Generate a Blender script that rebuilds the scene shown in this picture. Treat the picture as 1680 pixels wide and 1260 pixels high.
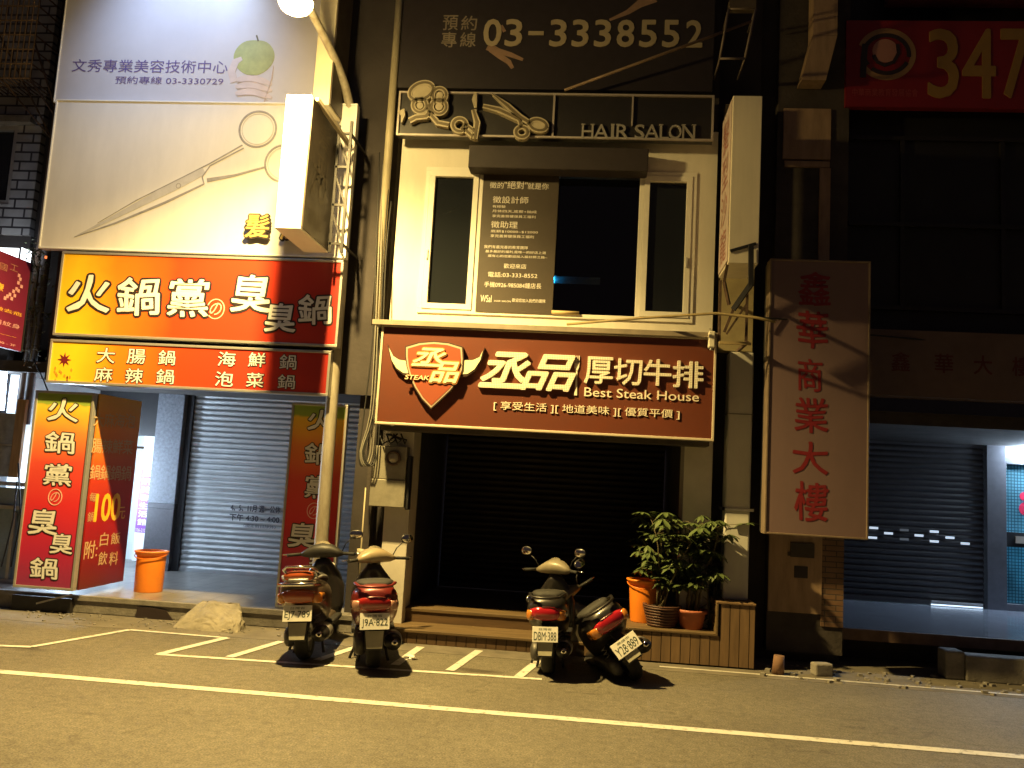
import bpy, bmesh, math, random
from mathutils import Vector, Matrix
random.seed(7)
R = math.radians
for o in list(bpy.data.objects): bpy.data.objects.remove(o)
SC = bpy.context.scene
COL = SC.collection

# ------------------------------------------------------------------ camera
CAM = Vector((0, 0, 1.85))
FPX, PITCH, YAW, ROLL = 1400.0, R(6.4), R(5.5), R(3.27)
_F = Vector((-math.sin(YAW)*math.cos(PITCH), math.cos(YAW)*math.cos(PITCH), math.sin(PITCH)))
_R0 = _F.cross(Vector((0, 0, 1))).normalized(); _U0 = _R0.cross(_F)
_R = _R0*math.cos(ROLL) + _U0*math.sin(ROLL); _U = -_R0*math.sin(ROLL) + _U0*math.cos(ROLL)
cd = bpy.data.cameras.new('camera'); cam = bpy.data.objects.new('camera', cd); COL.objects.link(cam)
cd.sensor_width = 36; cd.lens = 36*FPX/1680; cd.clip_end = 500; cd.clip_start = .05
cam.matrix_world = Matrix(((_R.x, _U.x, -_F.x, CAM.x), (_R.y, _U.y, -_F.y, CAM.y), (_R.z, _U.z, -_F.z, CAM.z), (0, 0, 0, 1)))
SC.camera = cam

# ------------------------------------------------------------------ night sky glow and exposure
W = bpy.data.worlds.new('World'); SC.world = W; W.use_nodes = True
bg = W.node_tree.nodes['Background']
bg.inputs['Color'].default_value = (.82, .60, .64, 1); bg.inputs['Strength'].default_value = .036
SC.view_settings.view_transform = 'Standard'; SC.view_settings.look = 'None'
SC.view_settings.exposure = 0.0; SC.view_settings.gamma = 1.0
SC.cycles.max_bounces = 6; SC.cycles.diffuse_bounces = 3; SC.cycles.glossy_bounces = 3

# the street lamp's own light (its housing is built further down); lit mostly along and down to the road
LAMP = Vector((-3.08, 7.66, 6.22)); LAMP_W = 6400
def street_light(name, loc, watts, col):
    L = bpy.data.lights.new(name, 'POINT'); L.energy = watts; L.shadow_soft_size = .09; L.color = col
    L.use_nodes = True; nt = L.node_tree; n = nt.nodes; em = n['Emission']
    tc = n.new('ShaderNodeTexCoord'); sx = n.new('ShaderNodeSeparateXYZ'); nt.links.new(tc.outputs['Normal'], sx.inputs[0])
    mr = n.new('ShaderNodeMapRange'); mr.inputs[1].default_value = -1; mr.inputs[2].default_value = 1
    nt.links.new(sx.outputs['Z'], mr.inputs[0])
    cr = n.new('ShaderNodeValToRGB'); e = cr.color_ramp
    pts = [(0, .85), (.09, 1.0), (.17, 1.0), (.225, .60), (.285, .25), (.335, .15), (.44, .125), (.51, .075), (1, .04)]   # straight down ... level ... up
    while len(e.elements) < len(pts): e.elements.new(.5)
    for q, (p, v) in zip(e.elements, pts): q.position = p; q.color = (v, v, v, 1)
    nt.links.new(mr.outputs[0], cr.inputs[0])
    ab = n.new('ShaderNodeMapRange'); ab.inputs[1].default_value = .1; ab.inputs[2].default_value = .8; ab.inputs[3].default_value = 1; ab.inputs[4].default_value = .42
    nt.links.new(sx.outputs['Y'], ab.inputs[0])
    m = n.new('ShaderNodeMath'); m.operation = 'MULTIPLY'; nt.links.new(cr.outputs[0], m.inputs[0]); nt.links.new(ab.outputs[0], m.inputs[1])
    nt.links.new(m.outputs[0], em.inputs['Strength'])
    o = bpy.data.objects.new(name, L); o.location = loc; COL.objects.link(o); return o
street_light('street_lamp_light', LAMP, LAMP_W, (1, .70, .235))

# ------------------------------------------------------------------ survey helpers: photograph pixel on a known plane -> world point
def ray(px, py): return _F*FPX + _R*(px-840) + _U*(630-py)
def P(px, py, Y): d = ray(px, py); return CAM + d*(Y/d.y)
def PX(px, py, X): d = ray(px, py); return CAM + d*(X/d.x)
def G(px, py, z=0): d = ray(px, py); return CAM + d*((z-CAM.z)/d.z)

# ------------------------------------------------------------------ materials
MC = {}
def rgba(c): return (c[0], c[1], c[2], 1)
def mat(name, col, rough=.55, metal=0, var=.25, scale=6, bump=0, bscale=60, emit=0, ecol=None, coat=0, stain=None, stretch=None, alpha=1):
    if name in MC: return MC[name]
    m = bpy.data.materials.new(name); m.use_nodes = True; nt = m.node_tree; n = nt.nodes; b = n['Principled BSDF']
    b.inputs['Roughness'].default_value = rough; b.inputs['Metallic'].default_value = metal
    if coat: b.inputs['Coat Weight'].default_value = coat; b.inputs['Coat Roughness'].default_value = .06
    if emit: b.inputs['Emission Color'].default_value = rgba(ecol or col); b.inputs['Emission Strength'].default_value = emit
    tc = n.new('ShaderNodeTexCoord'); src = tc.outputs['Object']
    if stretch:
        mp = n.new('ShaderNodeMapping'); mp.inputs['Scale'].default_value = stretch; nt.links.new(src, mp.inputs[0]); src = mp.outputs[0]
    if var:
        nz = n.new('ShaderNodeTexNoise'); nz.inputs['Scale'].default_value = scale; nz.inputs['Detail'].default_value = 8; nz.inputs['Roughness'].default_value = .65
        nt.links.new(src, nz.inputs['Vector'])
        cr = n.new('ShaderNodeValToRGB'); cr.color_ramp.elements[0].position = .32; cr.color_ramp.elements[1].position = .68
        d = stain or tuple(c*(1-var) for c in col)
        cr.color_ramp.elements[0].color = rgba(d); cr.color_ramp.elements[1].color = rgba(col)
        nt.links.new(nz.outputs['Fac'], cr.inputs[0]); nt.links.new(cr.outputs[0], b.inputs['Base Color'])
        rr = n.new('ShaderNodeMapRange'); rr.inputs[3].default_value = min(1, rough+.15); rr.inputs[4].default_value = max(.03, rough-.08)
        nt.links.new(nz.outputs['Fac'], rr.inputs[0]); nt.links.new(rr.outputs[0], b.inputs['Roughness'])
    else: b.inputs['Base Color'].default_value = rgba(col)
    if bump:
        nb = n.new('ShaderNodeTexNoise'); nb.inputs['Scale'].default_value = bscale; nb.inputs['Detail'].default_value = 6
        nt.links.new(tc.outputs['Object'], nb.inputs['Vector'])
        bp = n.new('ShaderNodeBump'); bp.inputs['Strength'].default_value = bump; bp.inputs['Distance'].default_value = .01
        nt.links.new(nb.outputs['Fac'], bp.inputs['Height']); nt.links.new(bp.outputs[0], b.inputs['Normal'])
    MC[name] = m; return m
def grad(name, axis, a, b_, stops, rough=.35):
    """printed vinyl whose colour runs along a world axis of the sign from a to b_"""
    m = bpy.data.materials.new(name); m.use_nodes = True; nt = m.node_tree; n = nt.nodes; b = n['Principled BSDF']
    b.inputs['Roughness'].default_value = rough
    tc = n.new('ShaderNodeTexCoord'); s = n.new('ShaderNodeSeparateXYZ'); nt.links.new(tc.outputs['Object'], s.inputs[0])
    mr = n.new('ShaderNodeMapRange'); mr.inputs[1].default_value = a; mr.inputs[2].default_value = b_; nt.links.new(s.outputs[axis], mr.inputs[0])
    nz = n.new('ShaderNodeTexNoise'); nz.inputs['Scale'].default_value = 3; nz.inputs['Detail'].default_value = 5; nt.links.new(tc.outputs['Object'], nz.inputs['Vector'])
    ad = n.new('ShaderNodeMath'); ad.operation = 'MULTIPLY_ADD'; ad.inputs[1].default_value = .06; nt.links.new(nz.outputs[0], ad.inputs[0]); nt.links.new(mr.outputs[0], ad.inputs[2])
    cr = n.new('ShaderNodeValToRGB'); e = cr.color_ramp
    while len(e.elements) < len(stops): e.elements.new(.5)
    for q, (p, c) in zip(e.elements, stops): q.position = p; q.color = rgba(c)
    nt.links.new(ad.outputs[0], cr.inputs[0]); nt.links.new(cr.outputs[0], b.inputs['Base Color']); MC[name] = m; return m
def tiles(name, c1, c2, mortar, w, h, gap=.012, rough=.35, axes='XZ', bump=.4, offset=.5):
    m = bpy.data.materials.new(name); m.use_nodes = True; nt = m.node_tree; n = nt.nodes; b = n['Principled BSDF']
    b.inputs['Roughness'].default_value = rough
    tc = n.new('ShaderNodeTexCoord'); s = n.new('ShaderNodeSeparateXYZ'); nt.links.new(tc.outputs['Object'], s.inputs[0])
    c = n.new('ShaderNodeCombineXYZ'); nt.links.new(s.outputs[axes[0]], c.inputs[0]); nt.links.new(s.outputs[axes[1]], c.inputs[1])
    br = n.new('ShaderNodeTexBrick'); br.offset = offset; br.inputs['Scale'].default_value = 1
    br.inputs['Color1'].default_value = rgba(c1); br.inputs['Color2'].default_value = rgba(c2); br.inputs['Mortar'].default_value = rgba(mortar)
    br.inputs['Mortar Size'].default_value = gap; br.inputs['Brick Width'].default_value = w; br.inputs['Row Height'].default_value = h
    nt.links.new(c.outputs[0], br.inputs['Vector'])
    nz = n.new('ShaderNodeTexNoise'); nz.inputs['Scale'].default_value = 2.5; nz.inputs['Detail'].default_value = 7; nt.links.new(tc.outputs['Object'], nz.inputs['Vector'])
    mr = n.new('ShaderNodeMapRange'); mr.inputs[1].default_value = .3; mr.inputs[2].default_value = .7; mr.inputs[3].default_value = .55; mr.inputs[4].default_value = 1.05
    nt.links.new(nz.outputs[0], mr.inputs[0])
    mx = n.new('ShaderNodeMix'); mx.data_type = 'RGBA'; mx.blend_type = 'MULTIPLY'; mx.inputs[0].default_value = 1
    nt.links.new(br.outputs['Color'], mx.inputs[6]); nt.links.new(mr.outputs[0], mx.inputs[7]); nt.links.new(mx.outputs[2], b.inputs['Base Color'])
    bp = n.new('ShaderNodeBump'); bp.inputs['Strength'].default_value = bump; bp.inputs['Distance'].default_value = .006; bp.invert = True
    nt.links.new(br.outputs['Fac'], bp.inputs['Height']); nt.links.new(bp.outputs[0], b.inputs['Normal']); MC[name] = m; return m

def asphalt():
    m = bpy.data.materials.new('asphalt'); m.use_nodes = True; nt = m.node_tree; n = nt.nodes; b = n['Principled BSDF']
    tc = n.new('ShaderNodeTexCoord'); o = tc.outputs['Object']
    def noise(s, d=8, r=.6):
        z = n.new('ShaderNodeTexNoise'); z.inputs['Scale'].default_value = s; z.inputs['Detail'].default_value = d; z.inputs['Roughness'].default_value = r
        nt.links.new(o, z.inputs['Vector']); return z.outputs['Fac']
    def ramp(f, a, ca, b2, cb):
        c = n.new('ShaderNodeValToRGB'); c.color_ramp.elements[0].position = a; c.color_ramp.elements[0].color = rgba(ca)
        c.color_ramp.elements[1].position = b2; c.color_ramp.elements[1].color = rgba(cb); nt.links.new(f, c.inputs[0]); return c.outputs[0]
    def mul(a, c, f=1.0):
        x = n.new('ShaderNodeMix'); x.data_type = 'RGBA'; x.blend_type = 'MULTIPLY'; x.inputs[0].default_value = f
        nt.links.new(a, x.inputs[6]); nt.links.new(c, x.inputs[7]); return x.outputs[2]
    base = ramp(noise(1.1), .3, (.128, .115, .088), .7, (.172, .156, .120))
    base = mul(base, ramp(noise(70, 4, .7), .36, (.45, .44, .43), .64, (1.3, 1.3, 1.3)))
    base = mul(base, ramp(noise(14, 6, .65), .34, (.72, .71, .70), .66, (1.12, 1.12, 1.12)))
    # oil spots
    mp = n.new('ShaderNodeMapping'); mp.inputs['Scale'].default_value = (.55, 1.6, 1); nt.links.new(o, mp.inputs[0])
    z = n.new('ShaderNodeTexNoise'); z.inputs['Scale'].default_value = 1.3; z.inputs['Detail'].default_value = 4; nt.links.new(mp.outputs[0], z.inputs['Vector'])
    base = mul(base, ramp(z.outputs['Fac'], .27, (.45, .42, .40), .36, (1, 1, 1)))
    v = n.new('ShaderNodeTexVoronoi'); v.feature = 'DISTANCE_TO_EDGE'; v.inputs['Scale'].default_value = .55
    wn = n.new('ShaderNodeTexNoise'); wn.inputs['Scale'].default_value = 2; nt.links.new(o, wn.inputs['Vector'])
    va = n.new('ShaderNodeVectorMath'); va.operation = 'ADD'; nt.links.new(o, va.inputs[0]); nt.links.new(wn.outputs['Color'], va.inputs[1]); nt.links.new(va.outputs[0], v.inputs['Vector'])
    base = mul(base, ramp(v.outputs['Distance'], .0, (.6, .58, .55), .008, (1, 1, 1)), .6)
    nt.links.new(base, b.inputs['Base Color']); b.inputs['Roughness'].default_value = .72
    bp = n.new('ShaderNodeBump'); bp.inputs['Strength'].default_value = .55; bp.inputs['Distance'].default_value = .006
    nt.links.new(noise(140, 3), bp.inputs['Height']); nt.links.new(bp.outputs[0], b.inputs['Normal']); MC['asphalt'] = m; return m
def paint_mat():
    m = bpy.data.materials.new('road_paint'); m.use_nodes = True; nt = m.node_tree; n = nt.nodes; b = n['Principled BSDF']
    tc = n.new('ShaderNodeTexCoord'); z = n.new('ShaderNodeTexNoise'); z.inputs['Scale'].default_value = 14; z.inputs['Detail'].default_value = 9; z.inputs['Roughness'].default_value = .7
    nt.links.new(tc.outputs['Object'], z.inputs['Vector'])
    c = n.new('ShaderNodeValToRGB'); c.color_ramp.elements[0].position = .33; c.color_ramp.elements[0].color = (.17, .155, .13, 1)
    c.color_ramp.elements[1].position = .46; c.color_ramp.elements[1].color = (.56, .54, .50, 1); nt.links.new(z.outputs[0], c.inputs[0]); nt.links.new(c.outputs[0], b.inputs['Base Color'])
    b.inputs['Roughness'].default_value = .6; MC['road_paint'] = m; return m
def glass(name='dark_glass', col=(.012, .014, .016), rough=.04):
    m = bpy.data.materials.new(name); m.use_nodes = True; b = m.node_tree.nodes['Principled BSDF']
    b.inputs['Base Color'].default_value = rgba(col); b.inputs['Roughness'].default_value = rough; b.inputs['Transmission Weight'].default_value = .0
    b.inputs['Specular IOR Level'].default_value = .5; MC[name] = m; return m
def clear_glass(name, col, alpha):
    m = bpy.data.materials.new(name); m.use_nodes = True; nt = m.node_tree; n = nt.nodes
    t = n.new('ShaderNodeBsdfTransparent'); t.inputs[0].default_value = rgba(col); g = n.new('ShaderNodeBsdfGlossy'); g.inputs['Roughness'].default_value = .05
    mx = n.new('ShaderNodeMixShader'); mx.inputs[0].default_value = alpha
    nt.links.new(t.outputs[0], mx.inputs[1]); nt.links.new(g.outputs[0], mx.inputs[2]); nt.links.new(mx.outputs[0], n['Material Output'].inputs[0]); MC[name] = m; return m

ASPH = asphalt(); PAINT = paint_mat(); GLASS = glass()
WHITE = mat('white_panel', (.80, .79, .78), .45, var=.10, scale=3)
CREAM = mat('cream_wall_paint', (.74, .70, .60), .6, var=.14, scale=1.6, stretch=(2.2, 1, .5), bump=.1, bscale=40)
BLACK = mat('black_panel', (.018, .016, .017), .45, var=.3)
SOOT = mat('sooty_concrete', (.075, .062, .055), .85, var=.5, scale=2, bump=.5, bscale=25)
DARKW = mat('dark_wall', (.05, .042, .042), .85, var=.45, scale=1.3, bump=.3, bscale=20)
STEEL = mat('galvanised_steel', (.42, .41, .40), .4, .7, var=.3, scale=12)
ALU = mat('aluminium_frame', (.52, .50, .47), .38, .6, var=.15, scale=9)
RUST = mat('rusty_iron', (.16, .10, .07), .75, .3, var=.6, scale=14, bump=.4)
DKMET = mat('dark_metal', (.05, .05, .055), .45, .6, var=.3)
CABLE = mat('black_cable', (.015, .015, .015), .6, var=0)
GCABLE = mat('grey_cable', (.20, .19, .16), .6, var=.2)
LETW = mat('white_lettering', (.80, .79, .76), .4, var=.06)
LETK = mat('black_outline', (.03, .02, .02), .5, var=0)
CONC = mat('concrete', (.27, .25, .22), .85, var=.45, scale=5, bump=.6, bscale=40)
CHROME = mat('chrome', (.72, .70, .67), .12, 1, var=0)
RUBBER = mat('rubber', (.017, .017, .017), .75, var=.25, bump=.3)
ORANGE = mat('orange_plastic', (.86, .25, .02), .38, var=.10, scale=7)
TERRA = mat('terracotta_plastic', (.42, .13, .065), .55, var=.25, scale=9)
PIPE = mat('yellowed_pvc_pipe', (.50, .44, .30), .5, var=.35, scale=5, stretch=(1, 1, .3))

# ------------------------------------------------------------------ objects
def tag(o, label=None, cat=None, group=None, kind=None):
    if label: o['label'] = label
    if cat: o['category'] = cat
    if group: o['group'] = group
    if kind: o['kind'] = kind
    return o
def thing(name, label, cat, loc=(0, 0, 0), group=None):
    o = bpy.data.objects.new(name, None); COL.objects.link(o); o.location = loc; o.empty_display_size = .2
    o['_base'] = tuple(loc); return tag(o, label, cat, group)
class MB:
    def __init__(s): s.v = []; s.f = []; s.m = []; s.mats = []; s.sm = []
    def mi(s, m):
        if m not in s.mats: s.mats.append(m)
        return s.mats.index(m)
    def add(s, vs, fs, m, smooth=False):
        b = len(s.v); s.v += [tuple(v) for v in vs]; k = s.mi(m)
        for f in fs: s.f.append(tuple(i+b for i in f)); s.m.append(k); s.sm.append(smooth)
        return s
    def box(s, a, b, m):
        x0, x1 = sorted((a[0], b[0])); y0, y1 = sorted((a[1], b[1])); z0, z1 = sorted((a[2], b[2]))
        vs = [(x, y, z) for x in (x0, x1) for y in (y0, y1) for z in (z0, z1)]
        return s.add(vs, [(0, 1, 3, 2), (4, 6, 7, 5), (0, 4, 5, 1), (2, 3, 7, 6), (0, 2, 6, 4), (1, 5, 7, 3)], m)
    def obox(s, c, size, rot, m):
        c = Vector(c); hx, hy, hz = [q/2 for q in size]
        vs = [c + rot @ Vector((x, y, z)) for x in (-hx, hx) for y in (-hy, hy) for z in (-hz, hz)]
        return s.add(vs, [(0, 1, 3, 2), (4, 6, 7, 5), (0, 4, 5, 1), (2, 3, 7, 6), (0, 2, 6, 4), (1, 5, 7, 3)], m)
    def hexa(s, bottom, top, m):
        n = len(bottom); vs = list(bottom)+list(top)
        fs = [tuple(range(n))[::-1], tuple(range(n, 2*n))] + [(i, (i+1) % n, (i+1) % n+n, i+n) for i in range(n)]
        return s.add(vs, fs, m)
    def bar(s, a, b, w, m, d=None):
        a = Vector(a); b = Vector(b); t = (b-a); L = t.length; t.normalize()
        up = Vector((0, 0, 1)) if abs(t.z) < .9 else Vector((0, 1, 0))
        x = t.cross(up).normalized(); y = x.cross(t)
        return s.obox((a+b)/2, (w, L, d or w), Matrix((x, t, y)).transposed(), m)
    def tube(s, pts, r, m, n=8, cap=True):
        pts = [Vector(p) for p in pts]; rs = r if isinstance(r, (list, tuple)) else [r]*len(pts)
        vs = []; prev = None
        for i, p in enumerate(pts):
            t = (pts[min(i+1, len(pts)-1)] - pts[max(i-1, 0)]).normalized()
            if prev is None:
                a = Vector((0, 0, 1)) if abs(t.z) < .9 else Vector((1, 0, 0)); x = t.cross(a).normalized()
            else: x = (prev - t*prev.dot(t)).normalized()
            prev = x; y = t.cross(x)
            for k in range(n): an = 2*math.pi*k/n; vs.append(p + (x*math.cos(an)+y*math.sin(an))*rs[i])
        fs = [(i*n+k, i*n+(k+1) % n, (i+1)*n+(k+1) % n, (i+1)*n+k) for i in range(len(pts)-1) for k in range(n)]
        s.add(vs, fs, m, True)
        if cap:
            b = len(s.v)-len(vs); k_ = s.mi(m)
            s.f.append(tuple(b+k for k in range(n))[::-1]); s.f.append(tuple(b+(len(pts)-1)*n+k for k in range(n))); s.m += [k_, k_]; s.sm += [False, False]
        return s
    def lathe(s, prof, c, m, n=28, axis=None, smooth=True):
        c = Vector(c); ax = axis or Matrix.Identity(3); vs = []
        for r, z in prof:
            for k in range(n): a = 2*math.pi*k/n; vs.append(c + ax @ Vector((r*math.cos(a), r*math.sin(a), z)))
        fs = [(i*n+k, i*n+(k+1) % n, (i+1)*n+(k+1) % n, (i+1)*n+k) for i in range(len(prof)-1) for k in range(n)]
        return s.add(vs, fs, m, smooth)
    def loft(s, secs, m, n=20, cap=True, smooth=True):
        """secs: (centre, u, v, half u, half v, exponent)"""
        vs = []
        for c, u, v, a, b, e in secs:
            c = Vector(c); u = Vector(u); v = Vector(v)
            for k in range(n):
                t = 2*math.pi*k/n; ct, st = math.cos(t), math.sin(t)
                vs.append(c + u*(a*math.copysign(abs(ct)**(2/e), ct)) + v*(b*math.copysign(abs(st)**(2/e), st)))
        fs = [(i*n+k, i*n+(k+1) % n, (i+1)*n+(k+1) % n, (i+1)*n+k) for i in range(len(secs)-1) for k in range(n)]
        if cap: fs += [tuple(range(n))[::-1], tuple((len(secs)-1)*n+k for k in range(n))]
        return s.add(vs, fs, m, smooth)
    def prism(s, poly, y0, y1, m, ms=None):
        """poly in (x,z), extruded y0 (front) .. y1 (back)"""
        n = len(poly); vs = [(x, y0, z) for x, z in poly] + [(x, y1, z) for x, z in poly]
        s.add(vs, [tuple(range(n)), tuple(range(n, 2*n))[::-1]], m)
        return s.add(vs, [(i, (i+1) % n, (i+1) % n+n, i+n) for i in range(n)], ms or m)
    def strip(s, pts, w, y0, y1, m):
        """a stroke along (x,z) points with width(s) w, extruded y0..y1"""
        ws = w if isinstance(w, (list, tuple)) else [w]*len(pts); Lp = []; Rp = []
        for i, p in enumerate(pts):
            a = Vector(pts[max(i-1, 0)]); b = Vector(pts[min(i+1, len(pts)-1)]); t = (b-a)
            t = t.normalized() if t.length > 1e-9 else Vector((1, 0)); nrm = Vector((-t.y, t.x))*ws[i]/2
            Lp.append((p[0]+nrm.x, p[1]+nrm.y)); Rp.append((p[0]-nrm.x, p[1]-nrm.y))
        n = len(pts); ring = Lp + Rp[::-1]
        vs = [(x, y0, z) for x, z in ring] + [(x, y1, z) for x, z in ring]; N = 2*n
        fs = [(i, i+1, N-2-i, N-1-i) for i in range(n-1)] + [(i, (i+1) % N, (i+1) % N+N, i+N) for i in range(N)]
        return s.add(vs, fs, m)
    def glyph(s, body, x0, x1, z0, z1, y, m, depth=.004, bold=0., shear=0., outline=None, obold=.06, warp=0., frame=None):
        """fit lettering into the rectangle; the face lies depth in front of y. Strokes are fattened by overlaid copies a hair apart.
        frame maps (u, w, out) to world instead of the XZ plane"""
        vs, fs = text_geo(body, shear, depth >= .008)
        if not vs: return s
        xs = [v[0] for v in vs]; ys = [v[1] for v in vs]; a0, a1, b0, b1 = min(xs), max(xs), min(ys), max(ys)
        h = z1-z0
        def layer(mt, front, back, r, n, slant=0.):
            x_0, x_1, z_0, z_1 = x0+r, x1-r, z0+r, z1-r
            sx = (x_1-x_0)/max(1e-6, a1-a0); sz = (z_1-z_0)/max(1e-6, b1-b0)
            for k in range(n):
                dx, dz = (r*math.cos(6.2832*k/n+.4), r*math.sin(6.2832*k/n+.4)) if n > 1 else (0, 0)
                out = []
                for v in vs:
                    u = x_0+(v[0]-a0)*sx; w_ = z_0+(v[1]-b0)*sz
                    if warp: u += warp*h*math.sin(9*(w_-z0)/h+v[0]); w_ += warp*h*math.sin(7*(u-x0)/h+1.3)
                    u += dx; w_ += dz; o_ = (front if v[2] > 0 else back) - k*.0002
                    out.append(frame(u, w_, o_) if frame else (u, y-o_, w_))
                s.add(out, fs, mt)
        br = bold*h*.45
        if outline:
            orad = br + obold*h*.9
            layer(outline, depth, .0, orad, 12)
            q = obold*h*.9; x0 += q; x1 -= q; z0 += q; z1 -= q
            layer(m, depth+.004, depth-.001, br, 6 if br > .0015 else 1)
        else: layer(m, depth, 0, br, 6 if br > .0012 else 1)
        return s
    def g(s, body, tl, br, Y, m, **k):
        a = P(tl[0], tl[1], Y); b = P(br[0], br[1], Y); return s.glyph(body, a.x, b.x, b.z, a.z, Y, m, **k)
    def build(s, name, parent=None, bevel=0, seg=2, kind=None, sub=0):
        base = Vector((0, 0, 0))
        if parent is not None:
            p = parent
            while p.parent: p = p.parent
            base = Vector(p['_base']) if '_base' in p else Vector((0, 0, 0))
        me = bpy.data.meshes.new(name); me.from_pydata([tuple(Vector(v)-base) for v in s.v], [], s.f)
        for m in s.mats: me.materials.append(m)
        me.polygons.foreach_set('material_index', s.m); me.polygons.foreach_set('use_smooth', s.sm); me.update()
        bm = bmesh.new(); bm.from_mesh(me); bmesh.ops.recalc_face_normals(bm, faces=bm.faces); bm.to_mesh(me); bm.free()
        o = bpy.data.objects.new(name, me); COL.objects.link(o)
        if parent is not None: o.parent = parent
        if bevel:
            b = o.modifiers.new('bevel', 'BEVEL'); b.width = bevel; b.segments = seg; b.limit_method = 'ANGLE'; b.angle_limit = R(40)
        if sub:
            b = o.modifiers.new('sub', 'SUBSURF'); b.levels = sub; b.render_levels = sub
        if kind: o['kind'] = kind
        return o
TG = {}
def text_geo(body, shear, solid):
    key = (body, round(shear, 3), solid)
    if key in TG: return TG[key]
    c = bpy.data.curves.new('t', 'FONT'); c.body = body; c.extrude = .01 if solid else 0; c.resolution_u = 3; c.shear = shear
    o = bpy.data.objects.new('t', c); COL.objects.link(o)
    dg = bpy.context.evaluated_depsgraph_get(); dg.update()
    me = bpy.data.meshes.new_from_object(o.evaluated_get(dg))
    r = ([(v.co.x, v.co.y, v.co.z if solid else 1) for v in me.vertices], [tuple(p.vertices) for p in me.polygons])
    bpy.data.objects.remove(o); bpy.data.curves.remove(c); bpy.data.meshes.remove(me); TG[key] = r; return r
def rect(mb, tl, br, Y, y1, m):
    a = P(*tl, Y); b = P(*br, Y); mb.box((a.x, Y, b.z), (b.x, y1, a.z), m); return a.x, b.x, b.z, a.z
def frame_rect(mb, x0, x1, z0, z1, w, y0, y1, m):
    mb.box((x0, y0, z0), (x1, y1, z0+w), m); mb.box((x0, y0, z1-w), (x1, y1, z1), m)
    mb.box((x0, y0, z0+w), (x0+w, y1, z1-w), m); mb.box((x1-w, y0, z0+w), (x1, y1, z1-w), m)
def XZ(px, py, Y): p = P(px, py, Y); return (p.x, p.z)
def circ(cx, cz, rx, rz, n=28, a0=0, a1=360): return [(cx+rx*math.cos(R(a0+(a1-a0)*i/n)), cz+rz*math.sin(R(a0+(a1-a0)*i/n))) for i in range(n+1)]
def one(name, mb, label, cat, group=None, **k): return tag(mb.build(name, **k), label, cat, group)

# ================================================================== SETTING: ground, road, markings
m = MB(); m.box((-80, -60, -.30), (80, 80, -.05), mat('earth', (.10, .085, .07), .9)); m.build('ground', kind='structure')
m = MB(); m.box((-80, -12, -.046), (80, 9.12, 0), ASPH); m.build('road', kind='structure')
GUT = mat('dusty_gutter', (.17, .15, .12), .9, var=.45, scale=3, bump=.6, bscale=50)
m = MB(); m.box((-80, 9.123, -.045), (80, 16, .002), GUT); m.build('gutter_strip', kind='structure')
def road_line(a, b, w, z=.004):
    a = Vector((a[0], a[1])); b = Vector((b[0], b[1])); t = (b-a).normalized(); nn = Vector((-t.y, t.x))*w/2
    mb = MB(); N = max(2, int((b-a).length/.25)); vs = []
    for i in range(N+1):
        p = a.lerp(b, i/N); j = random.uniform(-.006, .006)
        vs += [(p.x+nn.x*(1+j*8), p.y+nn.y*(1+j*8), z), (p.x-nn.x*(1-j*8), p.y-nn.y*(1-j*8), z)]
    mb.add(vs, [(2*i, 2*i+1, 2*i+3, 2*i+2) for i in range(N)], PAINT); return mb.build('road_marking', kind='structure')
g = lambda x, y: G(x, y)
road_line((-40, 7.00), (40, 7.02), .115)                                   # lane edge line
bayY = (G(255, 1074).y+G(870, 1112).y)/2
xa = G(255, 1074).x; xb = G(872, 1112).x
road_line((xa, bayY-.13), (xb+.1, bayY+.1), .07, .005)
for a, b in (((262, 1074), (372, 1047)), ((376, 1079), (462, 1053)), ((520, 1084), (585, 1062)), ((648, 1092), (690, 1062)), ((738, 1101), (786, 1068)), ((850, 1112), (884, 1084))):
    A, B = G(*a), G(*b); road_line((A.x, A.y), (B.x, B.y), .09, .007)
A, B = G(213, 1034), G(372, 1047); road_line((A.x, A.y), (B.x, B.y), .06, .006)
A, B = G(-60, 1058), G(52, 1062); road_line((A.x, A.y), (B.x, B.y), .07, .006)
A, B = G(52, 1062), G(213, 1034); road_line((A.x, A.y), (B.x, B.y), .07, .007)
A, B = G(1082, 1094), G(1680, 1146); road_line((A.x, A.y), (14, B.y), .05, .006)

# ================================================================== HOT POT SHOP BUILDING
YF = 9.5                                      # fascia plane
HPX0 = P(60, 640, 9.9).x; HPX1 = -2.62
floorz = .32; platY = 9.85
pz = P(250, 985, platY).z
TILEF = tiles('arcade_floor_tiles', (.30, .28, .25), (.26, .24, .22), (.10, .09, .08), .3, .3, .006, .28, 'XY', .3, 0)
m = MB(); m.box((-11, platY, .004), (HPX1, 14.6, pz), TILEF); m.box((-11, platY-.03, .006), (HPX1, platY, pz-.06), CONC)
m.box((-11, platY-.05, pz-.06), (HPX1, platY, pz+.003), CONC); m.build('arcade_floor', kind='structure', bevel=.006)
shY = G(300, 937, pz).y
hb = thing('shop_building', 'dark narrow shophouse behind the orange hot pot signboards, blue lit shutter below', 'building', (-4.8, 10, 0))
m = MB(); m.box((-6.75, 9.9, 2.75), (HPX1, 10.15, 11), DARKW); m.box((-7.7, 10.15, 2.86), (HPX1, 14.4, 3.0), SOOT)
m.box((-7.7, 14.4, 0), (HPX1, 14.6, 11), DARKW); m.box((-6.75, 10.15, 10.8), (HPX1, 14.4, 11), DARKW)
m.build('wall', hb)
cx0 = P(247, 800, shY-.12).x; cx1 = P(291, 800, shY-.12).x
GRAN = mat('grey_granite', (.20, .21, .24), .35, var=.55, scale=22); GRAND = mat('dark_granite', (.085, .08, .09), .35, var=.4, scale=22)
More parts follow.
